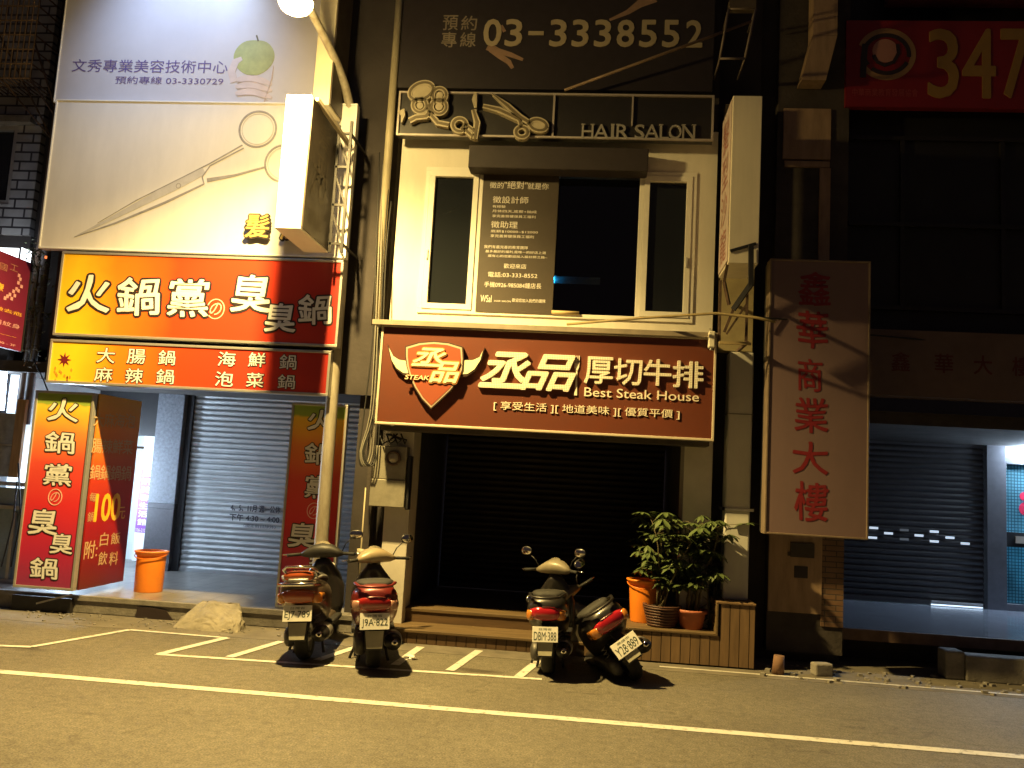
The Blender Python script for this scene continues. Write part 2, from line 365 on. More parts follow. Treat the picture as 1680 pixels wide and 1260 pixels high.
m = MB(); m.box((cx0, shY-.16, pz), (cx1, shY+.3, 1.12), GRAND); m.box((cx0-.004, shY-.164, 1.12), (cx1+.004, shY+.3, 1.2), GRAND); m.box((cx0, shY-.16, 1.2), (cx1, shY+.3, 2.86), GRAN)
m.build('column', hb, bevel=.008)
MB().box((cx1+.002, shY-.06, pz), (cx1+.1, shY+.2, 2.86), DKMET).build('shutter_jamb', hb); MB().box((-3.4, shY-.03, pz), (HPX1, shY+.2, 2.86), DKMET).build('shutter_jamb', hb); MB().box((HPX1-.16, 10.0, pz), (HPX1, shY-.03, 2.86), DARKW).build('pier', hb)
def shutter(x0, x1, y, z0, z1, mt, period=.085, name='roller_shutter', parent=None):
    mb = MB(); vs = []; prof = []; z = z0
    while z < z1:
        for k, (dy, dz) in enumerate(((.0, 0), (-.012, .18), (-.020, .42), (-.018, .62), (-.006, .86), (.004, .93))): prof.append((y+dy, z+dz*period))
        z += period
    for (yy, zz) in prof: vs += [(x0, yy, zz), (x1, yy, zz)]
    mb.add(vs, [(2*i, 2*i+1, 2*i+3, 2*i+2) for i in range(len(prof)-1)], mt, True)
    mb.box((x0, y-.03, z0-.01), (x1, y+.02, z0+.04), mt)
    return mb.build(name, parent)
SHUT = mat('grey_steel_shutter', (.44, .45, .46), .34, .55, var=.2, scale=3)
sh = shutter(cx1+.1, -3.4, shY, pz+.01, 2.86, SHUT, .082, parent=hb)
INK = mat('black_stencil_ink', (.02, .02, .03), .5, var=0)
m = MB()
yy = shY-.026
m.g('4、5、11月 週一公休', (379, 826), (460, 843), yy, INK, bold=.07); m.g('下午 4:30 ~ 4:00', (377, 842), (458, 859), yy, INK, bold=.07); m.g('（國定假日除外）', (400, 859), (452, 868), yy, INK, bold=.05)
m.build('lettering', sh)

MB().box((-7.58, shY-.12, 2.2), (cx0-.01, shY-.02, 2.86), BLACK).build('lintel', hb)
# lit stair entrance on the left behind the corner sign
WGLOW = mat('white_entrance_wall', (.82, .84, .84), .5, var=.05)
xl = PX(300, 800, -6.0)
m = MB(); m.box((-7.7, 13.6, pz), (cx0+.15, 13.7, 2.86), WGLOW); m.box((-7.7, 10.6, pz), (-7.58, 13.6, 2.86), WGLOW); m.box((cx0+.05, shY+.3, pz), (cx0+.15, 13.6, 2.86), WGLOW)
m.build('stairwell_wall', hb)
PURP = mat('purple_vinyl', (.22, .05, .50), .4, var=.1)
pyY = shY+.02
sg = thing('entrance_sign', 'narrow purple vertical sign with white characters in the bright stair entrance', 'sign', tuple(P(237, 870, pyY)))
a = P(221, 769, pyY); a1 = P(248, 770, pyY); b = P(243, 866, pyY)
x0 = P(222, 862, pyY).x; x1 = P(243, 862, pyY).x; z1_ = P(240, 770, pyY).z; z0_ = P(230, 874, pyY).z
m = MB(); m.box((x0, pyY, z0_), (x1, pyY+.03, z1_), PURP); m.box((x0, pyY, z1_), (x1, pyY+.03, 2.2), WHITE); m.box((x0, pyY, pz+.1), (x1, pyY+.03, z0_), WHITE); m.build('panel', sg)
m = MB(); h = (z1_-z0_-.1)/7
for i, c in enumerate('恩妍美容生活館'): m.glyph(c, x0+.028, x1-.028, z1_-(i+1)*h+.012, z1_-i*h-.012, pyY, LETW, bold=.03)
m.glyph('336-2103', x0+.01, x1-.01, z0_+.015, z0_+.065, pyY, LETW); m.build('lettering', sg)
COOL = (.62, .80, 1.0)
def tube_lamp(name, label, a, b, strength, group=None, hood=.07, r=.018):
    t = thing(name, label, 'light', tuple(Vector(a).lerp(Vector(b), .5)), group)
    mb = MB(); mb.tube([a, b], r, mat('lit_tube_%g' % strength, (.9, .95, 1), .4, var=0, emit=strength, ecol=COOL), 10); mb.build('tube', t)
    mb = MB(); up = Vector((0, 0, .03+r)) if abs(Vector(a).z-Vector(b).z) < .1 else Vector((-.05, 0, 0)); mb.bar(Vector(a)+up, Vector(b)+up, hood, WHITE, .03); mb.build('batten', t)
    return t
tube_lamp('fluorescent_or_added_tube', 'white fluorescent tube lighting the stair entrance of the hot pot arcade', (-6.2, 10.62, 1.95), (-6.2, 11.12, 1.95), 260, hood=.34)  # wide hood, out of sight, added to keep the shutter top dark
tube_lamp('fluorescent_or_added_tube', 'unseen extra tube added in front of the purple sign to brighten the stair entrance', (-7.35, 11.75, 2.05), (-7.35, 11.75, 1.0), 300, r=.03)  # hidden tube added so the entrance looks overexposed
m = MB(); m.box((P(203, 700, shY-.05).x, shY-.05, pz+.02), (P(203, 700, shY-.05).x+.16, shY-.02, 2.25), WGLOW)
dp = thing('display_panel', 'pale glossy panel with a beaded edge beside the purple sign', 'panel', (0, shY, pz))
m.build('panel', dp)

# ---- signboards of the hot pot shop
YEL, ORG, REDO, DRED = (.90, .52, .02), (.86, .20, .015), (.74, .055, .015), (.55, .03, .02)
def signboard(name, label, tl, br, Y, depth, face, fw=.03, frame=ALU, cat='sign', group=None, back=DKMET):
    a = P(*tl, Y); b = P(*br, Y); t = thing(name, label, cat, ((a.x+b.x)/2, Y, b.z), group)
    mb = MB(); mb.box((a.x+fw, Y, b.z+fw), (b.x-fw, Y+.02, a.z-fw), face); mb.box((a.x+fw*.5, Y+.022, b.z+fw*.5), (b.x-fw*.5, Y+depth, a.z-fw*.5), back); mb.build('panel', t)
    mb = MB(); frame_rect(mb, a.x, b.x, b.z, a.z, fw, Y-.012, Y+depth*.6, frame); mb.build('frame', t, bevel=.004)
    return t, (a.x, b.x, b.z, a.z)
def local_axis(t, rect_, axis):
    return
a = P(103, 412, YF); b = P(553, 570, YF); w = (b.x-a.x)/2
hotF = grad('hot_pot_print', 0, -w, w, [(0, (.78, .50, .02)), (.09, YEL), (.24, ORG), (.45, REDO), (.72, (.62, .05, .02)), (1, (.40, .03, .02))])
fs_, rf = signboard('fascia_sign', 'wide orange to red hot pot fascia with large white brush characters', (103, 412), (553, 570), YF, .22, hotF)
m = MB()
for c, tl, br in (('火', (112, 445), (181, 519)), ('鍋', (193, 451), (263, 522)), ('黨', (276, 453), (343, 525)), ('臭', (379, 445), (446, 519)), ('臭', (434, 493), (486, 550)), ('鍋', (489, 480), (545, 536))):
    m.g(c, tl, br, YF, LETW, bold=.035, outline=LETK, obold=.055, warp=.02, depth=.006)
m.build('lettering', fs_)
PINK = mat('pale_pink_print', (.85, .50, .40), .4, var=.1)
def no_mark(mb, cx, cy, rpx, Y):
    c = P(cx, cy, Y); r = (P(cx+rpx, cy, Y)-c).length
    mb.strip(circ(c.x, c.z, r, r*1.12, 30), r*.12, Y-.004, Y, PINK); mb.glyph('の', c.x-r*.7, c.x+r*.7, c.z-r*.72, c.z+r*.72, Y, PINK, bold=.02, shear=.25)
m = MB(); no_mark(m, 354, 507, 14, YF); m.build('emblem', fs_)
a = P(84, 556, YF); b = P(538, 650, YF); w = (b.x-a.x)/2
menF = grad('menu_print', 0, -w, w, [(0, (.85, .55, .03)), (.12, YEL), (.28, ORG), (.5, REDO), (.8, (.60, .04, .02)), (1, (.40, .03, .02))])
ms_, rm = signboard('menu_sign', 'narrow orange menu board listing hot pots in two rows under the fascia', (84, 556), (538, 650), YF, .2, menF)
m = MB()
for c, tl, br in (('大', (160, 569), (189, 597.6)), ('腸', (209.5, 571), (239, 599)), ('鍋', (260.6, 573), (288, 601)), ('海', (358, 575.5), (387, 603)), ('鮮', (408, 577), (436, 604)), ('鍋', (459, 580), (487, 608)),
                  ('麻', (156, 601), (185, 628)), ('辣', (206.5, 602.6), (235, 631)), ('鍋', (257, 604), (286, 632)), ('泡', (353.5, 608), (383, 636)), ('菜', (404.6, 610), (433, 637.6)), ('鍋', (456, 613), (484.6, 640))):
    m.g(c, tl, br, YF, LETW, bold=.02, outline=LETK, obold=.05, depth=.005)
m.build('lettering', ms_)
m = MB(); c = P(106, 590, YF); st = []
for i in range(16): q = .085 if i % 2 == 0 else .035; st.append((c.x+q*math.cos(R(i*22.5+90)), c.z+q*math.sin(R(i*22.5+90))))
m.prism(st, YF-.004, YF, mat('maroon_print', (.16, .015, .02), .4, var=0))
for i in range(14): q = P(random.uniform(90, 118), random.uniform(603, 628), YF); m.prism([(q.x+.012*math.cos(R(k*60)), q.z+.02*math.sin(R(k*60))) for k in range(6)], YF-.003, YF, mat('ochre_print', (.62, .28, .03), .4, var=0))
m.build('emblem', ms_)
VST = [(0, (.24, .05, .12)), (.06, (.30, .03, .10)), (.22, (.45, .02, .07)), (.45, (.66, .03, .04)), (.66, (.72, .08, .05)), (.82, (.86, .26, .06)), (.93, (.90, .50, .05)), (.955, (.90, .55, .05)), (.965, (.30, .40, .06)), (1, (.25, .36, .06))]
Yc = 9.6
a = P(60, 640, Yc); b = P(120, 970, Yc); H_ = a.z-b.z
vF = grad('vertical_print', 2, 0, H_, VST)
cs, rc = signboard('corner_sign', 'tall two sided corner sign with red vertical hot pot board and 100 yuan side panel', (60, 640), (120, 970), Yc, .10, vF)
cs_x0, cs_x1, cs_z0, cs_z1 = rc
m = MB()
for c, tl, br in (('火', (79.5, 650.5), (129, 695)), ('鍋', (75, 705), (123, 747)), ('黨', (72.7, 758), (117.7, 800)), ('臭', (48, 831), (95, 882)), ('臭', (83, 872), (119.5, 912.6)), ('鍋', (50.5, 911.6), (95, 953))):
    m.g(c, tl, br, Yc, LETW, bold=.035, outline=LETK, obold=.05, warp=.02, depth=.005)
m.build('lettering', cs)
m = MB(); no_mark(m, 90.5, 815.5, 11, Yc); m.build('emblem', cs)
Xs = cs_x1+.004; ys0 = Yc+.10; ys1 = PX(218, 800, Xs).y
sF = grad('side_print', 2, 0, H_, [(0, (.10, .02, .02)), (.15, (.20, .012, .015)), (.4, (.40, .012, .012)), (.6, (.56, .05, .012)), (.85, (.80, .26, .03)), (1, (.70, .36, .04))])
m = MB(); m.box((Xs-.03, ys0, cs_z0), (Xs, ys1, cs_z1), sF); m.build('side_panel', cs)
GOLD = mat('gold_print', (.80, .52, .10), .4, var=.05); TAN = mat('tan_print', (.62, .42, .22), .4, var=.05)
m = MB(); fr = lambda u, w_, o_: (Xs+o_, u, w_)
def side(mb, c, tl, br, mt, **k):
    a = PX(tl[0], tl[1], Xs); b = PX(br[0], br[1], Xs); mb.glyph(c, a.y, b.y, b.z, a.z, 0, mt, frame=fr, **k)
for i, colm in enumerate(('大腸鍋', '麻辣鍋', '海鮮鍋', '泡菜鍋')):
    for j, c in enumerate(colm): x = 155+i*17-j*3.2; y = 676+j*43+i*.6; side(m, c, (x, y), (x+14, y+25), TAN, bold=.02)
side(m, '每', (147.5, 808), (157, 823), TAN, bold=.02); side(m, '鍋', (144, 840), (154, 856), TAN, bold=.02); side(m, '元', (192, 832), (204, 851), GOLD, bold=.02)
side(m, '附:', (139.5, 888), (158, 915), TAN, bold=.02); side(m, '白', (165, 874), (176, 895), TAN, bold=.02); side(m, '飯', (182.5, 874), (196, 892), TAN, bold=.02)
side(m, '飲', (162, 906), (174.5, 926), TAN, bold=.02); side(m, '料', (180, 906), (192, 926), TAN, bold=.02)
side(m, '100', (156, 807), (195, 856), mat('yellow_print', (.90, .55, .03), .4, var=0), bold=.06, outline=mat('red_print', (.50, .015, .015), .4, var=0), obold=.05)
m.build('lettering', cs)
Yr = 9.95
a = P(480, 660, Yr); b = P(546, 1003, Yr)
vr_, rr_ = signboard('vertical_sign', 'yellow to red vertical hot pot board behind the street lamp pole', (480, 660), (545, 1003), Yr, .12, grad('vertical_print_b', 2, 0, a.z-b.z, VST))
m = MB()
for c, tl, br in (('火', (505, 669), (549, 710)), ('鍋', (500, 724), (545, 765)), ('黨', (500, 777), (543, 821)), ('臭', (472.6, 853.5), (519, 903)), ('臭', (508, 893), (540, 930)), ('鍋', (472, 932), (515, 972))):
    m.g(c, tl, br, Yr, LETW, bold=.035, outline=LETK, obold=.05, warp=.02, depth=.005)
m.build('lettering', vr_)
m = MB(); no_mark(m, 515, 838, 11, Yr); m.build('emblem', vr_)

# ---- white scissors board
Yw = 9.505
wb, rw = signboard('scissors_billboard', 'large white billboard with a grey pair of hairdressing scissors above hot pot fascia', (93, 163), (567, 424), Yw, .16, mat('white_billboard_print', (.74, .71, .70), .5, var=.10, scale=2.2, stretch=(2, 1, .6)), .02, WHITE, 'billboard')
GR1 = mat('pale_grey_print', (.55, .53, .54), .5, var=.2, scale=8); GR2 = mat('grey_print', (.36, .345, .36), .5, var=.4, scale=7)
m = MB(); q = lambda *pts: [XZ(x, y, Yw) for x, y in pts]; y0 = Yw-.0035
m.strip(q((122, 389), (200, 350), (290, 303), (335, 280)), [.01, .06, .12, .10], y0, Yw, GR1)
m.strip(q((122, 389), (190, 366), (270, 333), (335, 302)), [.006, .022, .03, .02], y0-.001, Yw, GR2)
m.strip(q((160, 366), (225, 328), (300, 291), (345, 268), (398, 238)), [.004, .010, .012, .014, .016], y0-.001, Yw, GR2)
m.strip(q((335, 302), (332, 290), (345, 272), (400, 243)), .014, y0-.002, Yw, GR2)
m.strip(q((340, 296), (385, 288), (436, 274)), [.05, .028, .02], y0-.002, Yw, GR2)
for cx, cy, rx in ((423, 212, 30), (466, 268, 31)):
    c = P(cx, cy, Yw); r = (P(cx+rx, cy, Yw)-c).length; m.strip(circ(c.x, c.z, r, r*.98, 40), .024, y0-.001, Yw, GR2); m.strip(circ(c.x, c.z, r*.86, r*.84, 40), .012, y0, Yw, GR1)
m.strip(circ(*XZ(293, 305, Yw), .028, .03, 18), .008, y0-.002, Yw, GR2)
m.build('scissors_picture', wb)
m = MB(); GLD = mat('gilded_letter', (.60, .44, .14), .4, .2, var=.2)
for c, tl, br in (('髮', (404, 350), (444, 394)), ('廊', (462, 354), (503, 398))): m.g(c, tl, br, Yw-.03, GLD, bold=.03, outline=LETK, obold=.06, depth=.03)
m.build('lettering', wb)

# ---- apple board above
Yu = 9.62
ub, ru = signboard('apple_billboard', 'pale lilac billboard with a green apple held in a hand at the top', (122, -110), (520, 175), Yu, .14, mat('lilac_billboard_print', (.56, .54, .60), .38, var=.10, scale=1.5), .015, WHITE, 'billboard')
m = MB(); VIO = mat('violet_lettering', (.13, .09, .26), .5, var=0)
m.g('文秀專業美容技術中心', (120, 97), (373, 121), Yu, VIO, bold=.012); m.build('lettering', ub); m = MB(); m.g('預約專線 03-3330729', (190, 125), (366, 140), Yu, VIO, bold=.012); m.build('lettering', ub)
m = MB(); c = P(417, 92, Yu); r = (P(449, 92, Yu)-c).length; APG = mat('apple_print', (.44, .47, .17), .45, var=.35, scale=5); HAND = mat('hand_print', (.66, .56, .56), .5, var=.2, scale=4)
ap = [(c.x+r*math.cos(t)*(1+.05*math.cos(2*t)), c.z+r*.98*math.sin(t)*(1-.12*max(0, math.sin(t))**6)-.01) for t in [2*math.pi*i/40 for i in range(40)]]
m.prism(ap, Yu-.004, Yu, APG); m.strip(q2 := [XZ(424, 68, Yu), XZ(421, 58, Yu)], .02, Yu-.005, Yu, mat('stalk_print', (.12, .10, .04), .5, var=0))
m.build('apple_picture', ub)
m = MB(); S_ = lambda *p: [XZ(x, y, Yu) for x, y in p]
m.strip(S_((384, 135), (380, 118), (387, 101), (397, 96)), [.09, .10, .09, .05], Yu-.006, Yu, HAND)
CRE = mat('hand_crease_print', (.50, .41, .43), .5, var=0)
def arc(x0, x1, y, h, n=10): return S_(*[(x0+(x1-x0)*i/n, y-h*math.sin(math.pi*(.12+.8*i/n))+(6*i/n)) for i in range(n+1)])
for k, yy in enumerate((131, 142, 153)):
    m.strip(arc(386, 446, yy+4, 9), [.03, .06, .075, .085, .09, .09, .088, .08, .07, .055, .03], Yu-.004-.001*k, Yu, HAND)
    m.strip(arc(389, 440, yy+8, 8), [.002, .005, .006, .007, .007, .007, .006, .006, .005, .004, .002], Yu-.0085, Yu, CRE)
m.strip(S_((449, 108), (446, 128), (440, 148), (433, 168)), [.004, .010, .012, .006], Yu-.0085, Yu, CRE); m.build('hand_picture', ub)
# unseen sign lamp put above the apple board for its cold glow
sl = thing('unseen_sign_lamp', 'small unseen cold white sign lamp on an arm above the lilac billboard', 'light', tuple(P(215, -75, 9.2)))
c = P(200, -330, 8.0)
m = MB(); m.tube([(c.x, Yu+.1, c.z+.10), (c.x, 9.2, c.z+.42), (c.x, c.y, c.z+.36), (c.x, c.y, c.z+.15)], .018, STEEL); m.build('arm', sl)
m = MB(); m.lathe([(.02, .16), (.05, .14), (.11, 0)], c, DKMET, 16); m.build('lamp_shade', sl)
m = MB(); m.lathe([(.0, .02), (.085, .02)], c, mat('lit_unseen_lamp', (1, 1, 1), .3, var=0, emit=25, ecol=(.55, .72, 1)), 16); m.build('bulb', sl)
L = bpy.data.lights.new('unseen_sign_lamp_light', 'SPOT'); L.energy = 520; L.color = (.55, .72, 1); L.spot_size = R(74); L.spot_blend = 1; L.shadow_soft_size = .15
o = bpy.data.objects.new('unseen_sign_lamp_light', L); COL.objects.link(o); o.location = c - Vector((0, 0, .03)); o.rotation_euler = (R(40), 0, R(-2))

# ---- projecting signs beside the lamp
BRWN = mat('brown_vinyl', (.055, .04, .03), .45, var=.3)
xl_, xr_ = P(470, 155, 8.35).x, P(514, 155, 8.35).x; zt = P(490, 155, 8.35).z; zb = P(470, 375, 8.35).z
yb_ = PX(556, 230, xr_).y
ps = thing('projecting_sign', 'bulky projecting sign box with glaring white front edge and dark brown side', 'sign', (xl_, 8.35, zb))
m = MB(); m.box((xl_, 8.35, zb), (xr_-.012, min(yb_, 9.28), zt), mat('white_sign_edge', (.82, .80, .76), .5, var=.06)); m.build('box', ps, bevel=.006)
m = MB(); m.box((xr_-.010, 8.37, zb+.02), (xr_, min(yb_, 9.26), zt-.02), BRWN); m.build('side_panel', ps)
m = MB(); fr2 = lambda u, w_, o_: (xr_+o_, u, w_); FNT = mat('faded_print', (.10, .078, .055), .5, var=.3)
hh = zt-zb
for i, c in enumerate('髮型'): m.glyph(c, 8.62, 9.02, zt-.42-i*.4, zt-.10-i*.4, 0, FNT, frame=fr2, depth=.003)
m.glyph('70', 8.5, 9.02, zb+.42, zb+.80, 0, FNT, frame=fr2, depth=.003, shear=.2); m.glyph('專線', 8.5, 8.95, zb+.12, zb+.3, 0, FNT, frame=fr2, depth=.003)
m.build('lettering', ps)
m = MB(); x = xr_+.02
for zz in (zt-.05, zt-.45, zt-.9, zb+.1): m.bar((xr_-.1, 9.24, zz), (xr_+.17, 9.24, zz), .026, BLACK)
m.bar((xr_+.16, 9.24, zb), (xr_+.16, 9.24, zt+.1), .03, BLACK); m.bar((xr_+.02, 9.24, zb), (xr_+.02, 9.24, zt+.05), .026, BLACK)
for k in range(3): z0 = zb+.1+k*(hh-.1)/3; m.bar((xr_+.02, 9.245, z0+.35), (xr_+.16, 9.245, z0), .02, BLACK)
for zz in (zt-.05, zb+.1): m.bar((xr_+.16, 9.26, zz), (xr_+.16, 9.88, zz), .026, BLACK)
m.bar((xr_-.01, 8.5, zt+.02), (xr_+.13, 9.36, zt-.16), .045, mat('cream_bracket', (.48, .42, .32), .5)); m.build('bracket', ps)
x0 = P(516, 120, 9.05).x; x1 = P(544, 120, 9.05).x; z0 = P(530, 172, 9.05).z
us = thing('projecting_sign', 'slim cream projecting sign high up, directly behind the curve of the lamp arm', 'sign', (x0, 9.05, z0))
m = MB(); m.box((x0, 9.05, z0), (x1, 9.6, z0+2.3), mat('cream_sign_edge', (.72, .66, .50), .5, var=.1)); m.build('box', us, bevel=.006)
m = MB(); m.box((x1+.002, 9.07, z0+.02), (x1+.012, 9.58, z0+2.28), BRWN); m.build('side_panel', us)
m = MB(); m.bar((x0+.1, 9.6, z0+.3), (x0+.1, 9.9, z0+.3), .05, RUST); m.bar((x0+.1, 9.6, z0+1.9), (x0+.1, 9.9, z0+1.9), .05, RUST); m.build('bracket', us)

# ---- street lamp
lp = thing('street_lamp', 'tall curved street lamp with pale steel pole, lit above the hot pot shop', 'street lamp', (P(527, 896, 9.66).x, 9.66, 0))
pts = [(527, 896, 9.66), (540, 740, 9.66), (552, 600, 9.66), (565, 430, 9.66), (575, 260, 9.66), (577, 215, 9.63), (574, 175, 9.55), (566, 140, 9.4), (553, 104, 9.15), (534, 64, 8.8), (513, 24, 8.4), (500, -4, 8.12)]
W3 = [P(*p) for p in pts]; xb_ = W3[0].x
W3 = [Vector((xb_, 9.66, 0))] + W3
rad = [.095, .078, .074, .07, .066, .062, .06, .055, .05, .048, .046, .044, .044]
PTUBE = mat('cream_painted_pole', (.46, .43, .36), .5, .15, var=.35, scale=9, stretch=(1, 1, .25), stain=(.25, .21, .15))
for i in range(1, 6): W3[i].x = xb_ + (W3[5].x-xb_)*i/5
m = MB(); m.tube(W3, rad, PTUBE, 14); m.build('pole', lp)
m = MB(); m.box((xb_-.14, 9.52, 0), (xb_+.14, 9.80, .025), STEEL); m.tube([(xb_, 9.66, .025), (xb_, 9.66, .06)], .12, STEEL, 14)
m.build('base_plate', lp)
end = W3[-1]; tip = LAMP + Vector((.0, -.32, .14)); dr = (tip-end).normalized(); sdx = dr.cross(Vector((0, 0, 1))).normalized(); upx = sdx.cross(dr)
m = MB(); secs = []
Lh = (tip-end).length
for t, w_, h_ in ((-.02, .045, .045), (.12, .06, .06), (.25, .11, .08), (.5, .15, .095), (.8, .14, .085), (.95, .09, .06), (1.0, .03, .03)): secs.append((end+dr*Lh*t+upx*.02, sdx, upx, w_, h_, 2.6))
m.loft(secs, mat('grey_luminaire', (.30, .29, .27), .45, .3), 20); m.build('luminaire', lp)
m = MB(); c = LAMP+Vector((0, 0, .13))
m.lathe([(.17, .04), (.165, .0), (.14, -.04), (.09, -.07), (.0, -.08)], c, mat('lit_lamp_bowl', (1, .9, .6), .3, var=0, emit=28, ecol=(1, .74, .36)), 22); m.build('lamp_bowl', lp)

# ================================================================== CENTRE BUILDING (salon above, steak house below)
Yp = 9.82
cb = thing('shop_building', 'cream fronted narrow shophouse with upstairs salon windows and a dark shuttered arcade', 'building', (-.5, 10, 0))
wx0, wx1 = P(648, 400, Yp).x, P(1173, 400, Yp).x
zt = P(900, 225, Yp).z; zb = P(900, 560, Yp).z
ox0, ox1 = P(696, 400, Yp).x, P(1136, 400, Yp).x; oz1 = P(900, 283, Yp).z; oz0 = P(900, 517, Yp).z
m = MB(); m.box((wx0, Yp, zb-.35), (wx1, Yp+.2, oz0), CREAM); m.box((wx0, Yp, oz1), (wx1, Yp+.2, zt+.1), CREAM)
m.box((wx0, Yp, oz0), (ox0, Yp+.2, oz1), CREAM); m.box((ox1, Yp, oz0), (wx1, Yp+.2, oz1), CREAM); m.build('wall', cb)
m = MB(); m.box((wx0-.05, Yp+.03, zt+.102), (wx1, Yp+.25, 11), DARKW); m.box((wx0+.02, 12.6, 2.4), (wx1, 12.8, 11), DARKW); m.box((wx0, Yp+.25, 2.55), (wx1, 12.6, 2.7), SOOT)
m.box((wx0+.02, Yp+.2, 2.72), (wx0+.12, 12.6, 6), DARKW); m.box((wx1-.1, Yp+.2, 2.72), (wx1, 12.6, 6), DARKW); m.box((wx0+.12, Yp+.25, 5.8), (wx1-.1, 12.6, 6), DARKW); m.build('upper_wall', cb)
m = MB(); s1, s2 = P(787, 400, Yp).x, P(1046, 400, Yp).x
WFR = mat('cream_window_frame', (.76, .73, .64), .4, var=.06)
yf = Yp-.02
frame_rect(m, ox0-.03, ox1+.03, oz0-.03, oz1+.03, .05, yf, Yp+.08, WFR)
m.box((s1-.05, yf+.004, oz0+.02), (s1, Yp+.08, oz1-.02), WFR); m.box((s2, yf+.004, oz0+.02), (s2+.05, Yp+.08, oz1-.02), WFR)
wf = m.build('window', cb, bevel=.004)
for (a_, b_) in ((ox0+.022, s1-.052), (s2+.052, ox1-.022)):
    m = MB(); frame_rect(m, a_, b_, oz0+.022, oz1-.022, .065, yf-.012, Yp+.05, WFR); m.box((b_-.05 if a_ > s1 else a_+.02, yf-.03, (oz0+oz1)/2-.25), (b_-.03 if a_ > s1 else a_+.04, yf-.012, (oz0+oz1)/2-.13), ALU); m.build('casement', wf, bevel=.003)
for (a_, b_) in ((ox0+.085, s1-.115), (s2+.115, ox1-.085)): MB().box((a_, Yp+.02, oz0+.085), (b_, Yp+.03, oz1-.085), GLASS).build('pane', wf)
m = MB()
pxr = P(912, 400, Yp).x
m.box((pxr+.01, Yp+.03, oz0+.02), (s2-.0, Yp+.04, oz1-.02), clear_glass('dim_window_glass', (.5, .52, .55), .06)); m.build('pane', wf)
po = thing('poster', 'dark brown recruitment poster with white text filling the middle window', 'poster', ((s1+pxr)/2, Yp, oz0))
m = MB(); m.box((s1+.002, Yp-.03, oz0+.004), (pxr, Yp-.015, oz1-.03), mat('brown_poster', (.055, .042, .030), .5, var=.15)); m.build('sheet', po)
m = MB(); Yq = Yp-.03; T = lambda s, x0, y0, x1, y1, b=.01: MB().g(s, (770+x0/5.253, 280+y0/5.253), (770+x1/5.253, 280+y1/5.253), Yq, POW, bold=b, depth=.002).build('lettering', po)
POW = mat('poster_white', (.72, .68, .60), .5, var=0)
T('徵的', 178, 98, 295, 155, .015); T('"絕對"', 305, 88, 500, 160, .015); T('就是你', 505, 105, 682, 165, .015)
T('徵設計師', 203, 218, 508, 288, .03); T('有經驗', 200, 296, 312, 322); T('月休四天,底薪+抽成', 198, 335, 580, 370); T('享完善勞健保員工福利', 198, 378, 570, 412)
T('徵助理', 188, 432, 415, 500, .03); T('底薪$10000~$12000', 185, 508, 590, 545); T('享完善勞健保員工福利', 183, 548, 555, 585)
T('我們有最完善的教育團隊', 128, 640, 505, 680); T('最多最好的福利,是唯一的好店上選', 140, 682, 660, 722); T('還有心的您歡迎加入設計師之路~', 160, 722, 670, 760)
T('歡迎來店', 298, 800, 490, 848, .015); T('電話:03-333-8552', 162, 870, 585, 930, .02); T('手機0926-985084鍾店長', 130, 955, 620, 1020, .02)
T('WSal', 98, 1070, 190, 1135, .02); T('HAIR SALON', 215, 1115, 358, 1135); T('歡迎您加入我們的團隊', 370, 1100, 655, 1142)
# added blue glow and backing board, standing in for a reflection in the glass
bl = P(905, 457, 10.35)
b_ = thing('reflection_glow', 'added blue glow standing in for a reflection in the dark salon window', 'light', tuple(bl))
m = MB(); m.tube([bl-Vector((.03, 0, 0)), bl+Vector((.03, 0, 0))], .018, mat('blue_reflection_glow', (.1, .6, 1), .4, var=0, emit=34, ecol=(.02, .45, .85)), 10); m.build('tube', b_)
m = MB(); m.box(bl+Vector((-.3, .05, -.045)), bl+Vector((.6, .06, .045)), mat('glow_catcher_board', (.5, .6, .65), .5)); m.build('glow_backing', b_)
st = one('paper_roll', MB().tube([P(905, 512, Yp-.03), P(950, 514, Yp-.03)], .022, mat('kraft', (.55, .42, .2), .7), 10), 'small rolled paper lying on the salon window sill', 'paper')
# dark roller box over the window
m = MB(); a = P(770, 240, Yp-.25); b = P(1063, 281, Yp-.25); m.box((a.x, Yp-.25, b.z), (b.x, Yp-.003, a.z+.02), mat('dark_brown_box', (.03, .022, .022), .6)); m.build('blind_box', cb, bevel=.01)

# salon frame sign with emblem, scissors and lettering
Ys = 9.55
ss = thing('salon_sign', 'black salon sign strip in a thin steel frame with curly emblem and scissors', 'sign', (P(913, 230, Ys).x, Ys, P(913, 230, Ys).z))
a = P(655, 149, Ys); b = P(1170, 231, Ys)
m = MB(); m.box((a.x, Ys+.03, b.z), (b.x, Ys+.12, a.z), BLACK); m.build('panel', ss)
FRM = mat('pale_steel_frame', (.46, .41, .38), .5, .3, var=.2); m = MB(); frame_rect(m, a.x, b.x, b.z, a.z, .022, Ys, Ys+.03, FRM)
for px in (780, 908): x = P(px, 190, Ys).x; m.box((x-.011, Ys+.001, b.z+.022), (x+.011, Ys+.029, a.z-.022), FRM)
x = P(1038, 175, Ys).x; m.box((x-.009, Ys+.001, P(1038, 206, Ys).z), (x+.009, Ys+.029, a.z-.022), FRM); m.build('frame', ss)
OLV = mat('olive_relief', (.15, .12, .07), .5, .2, var=.3); BEI = mat('beige_relief', (.46, .40, .28), .5, .1, var=.2)
Ye = Ys-.03
def Z(x, y): return XZ(640+x/5.6, 130+y/5.6, Ye)
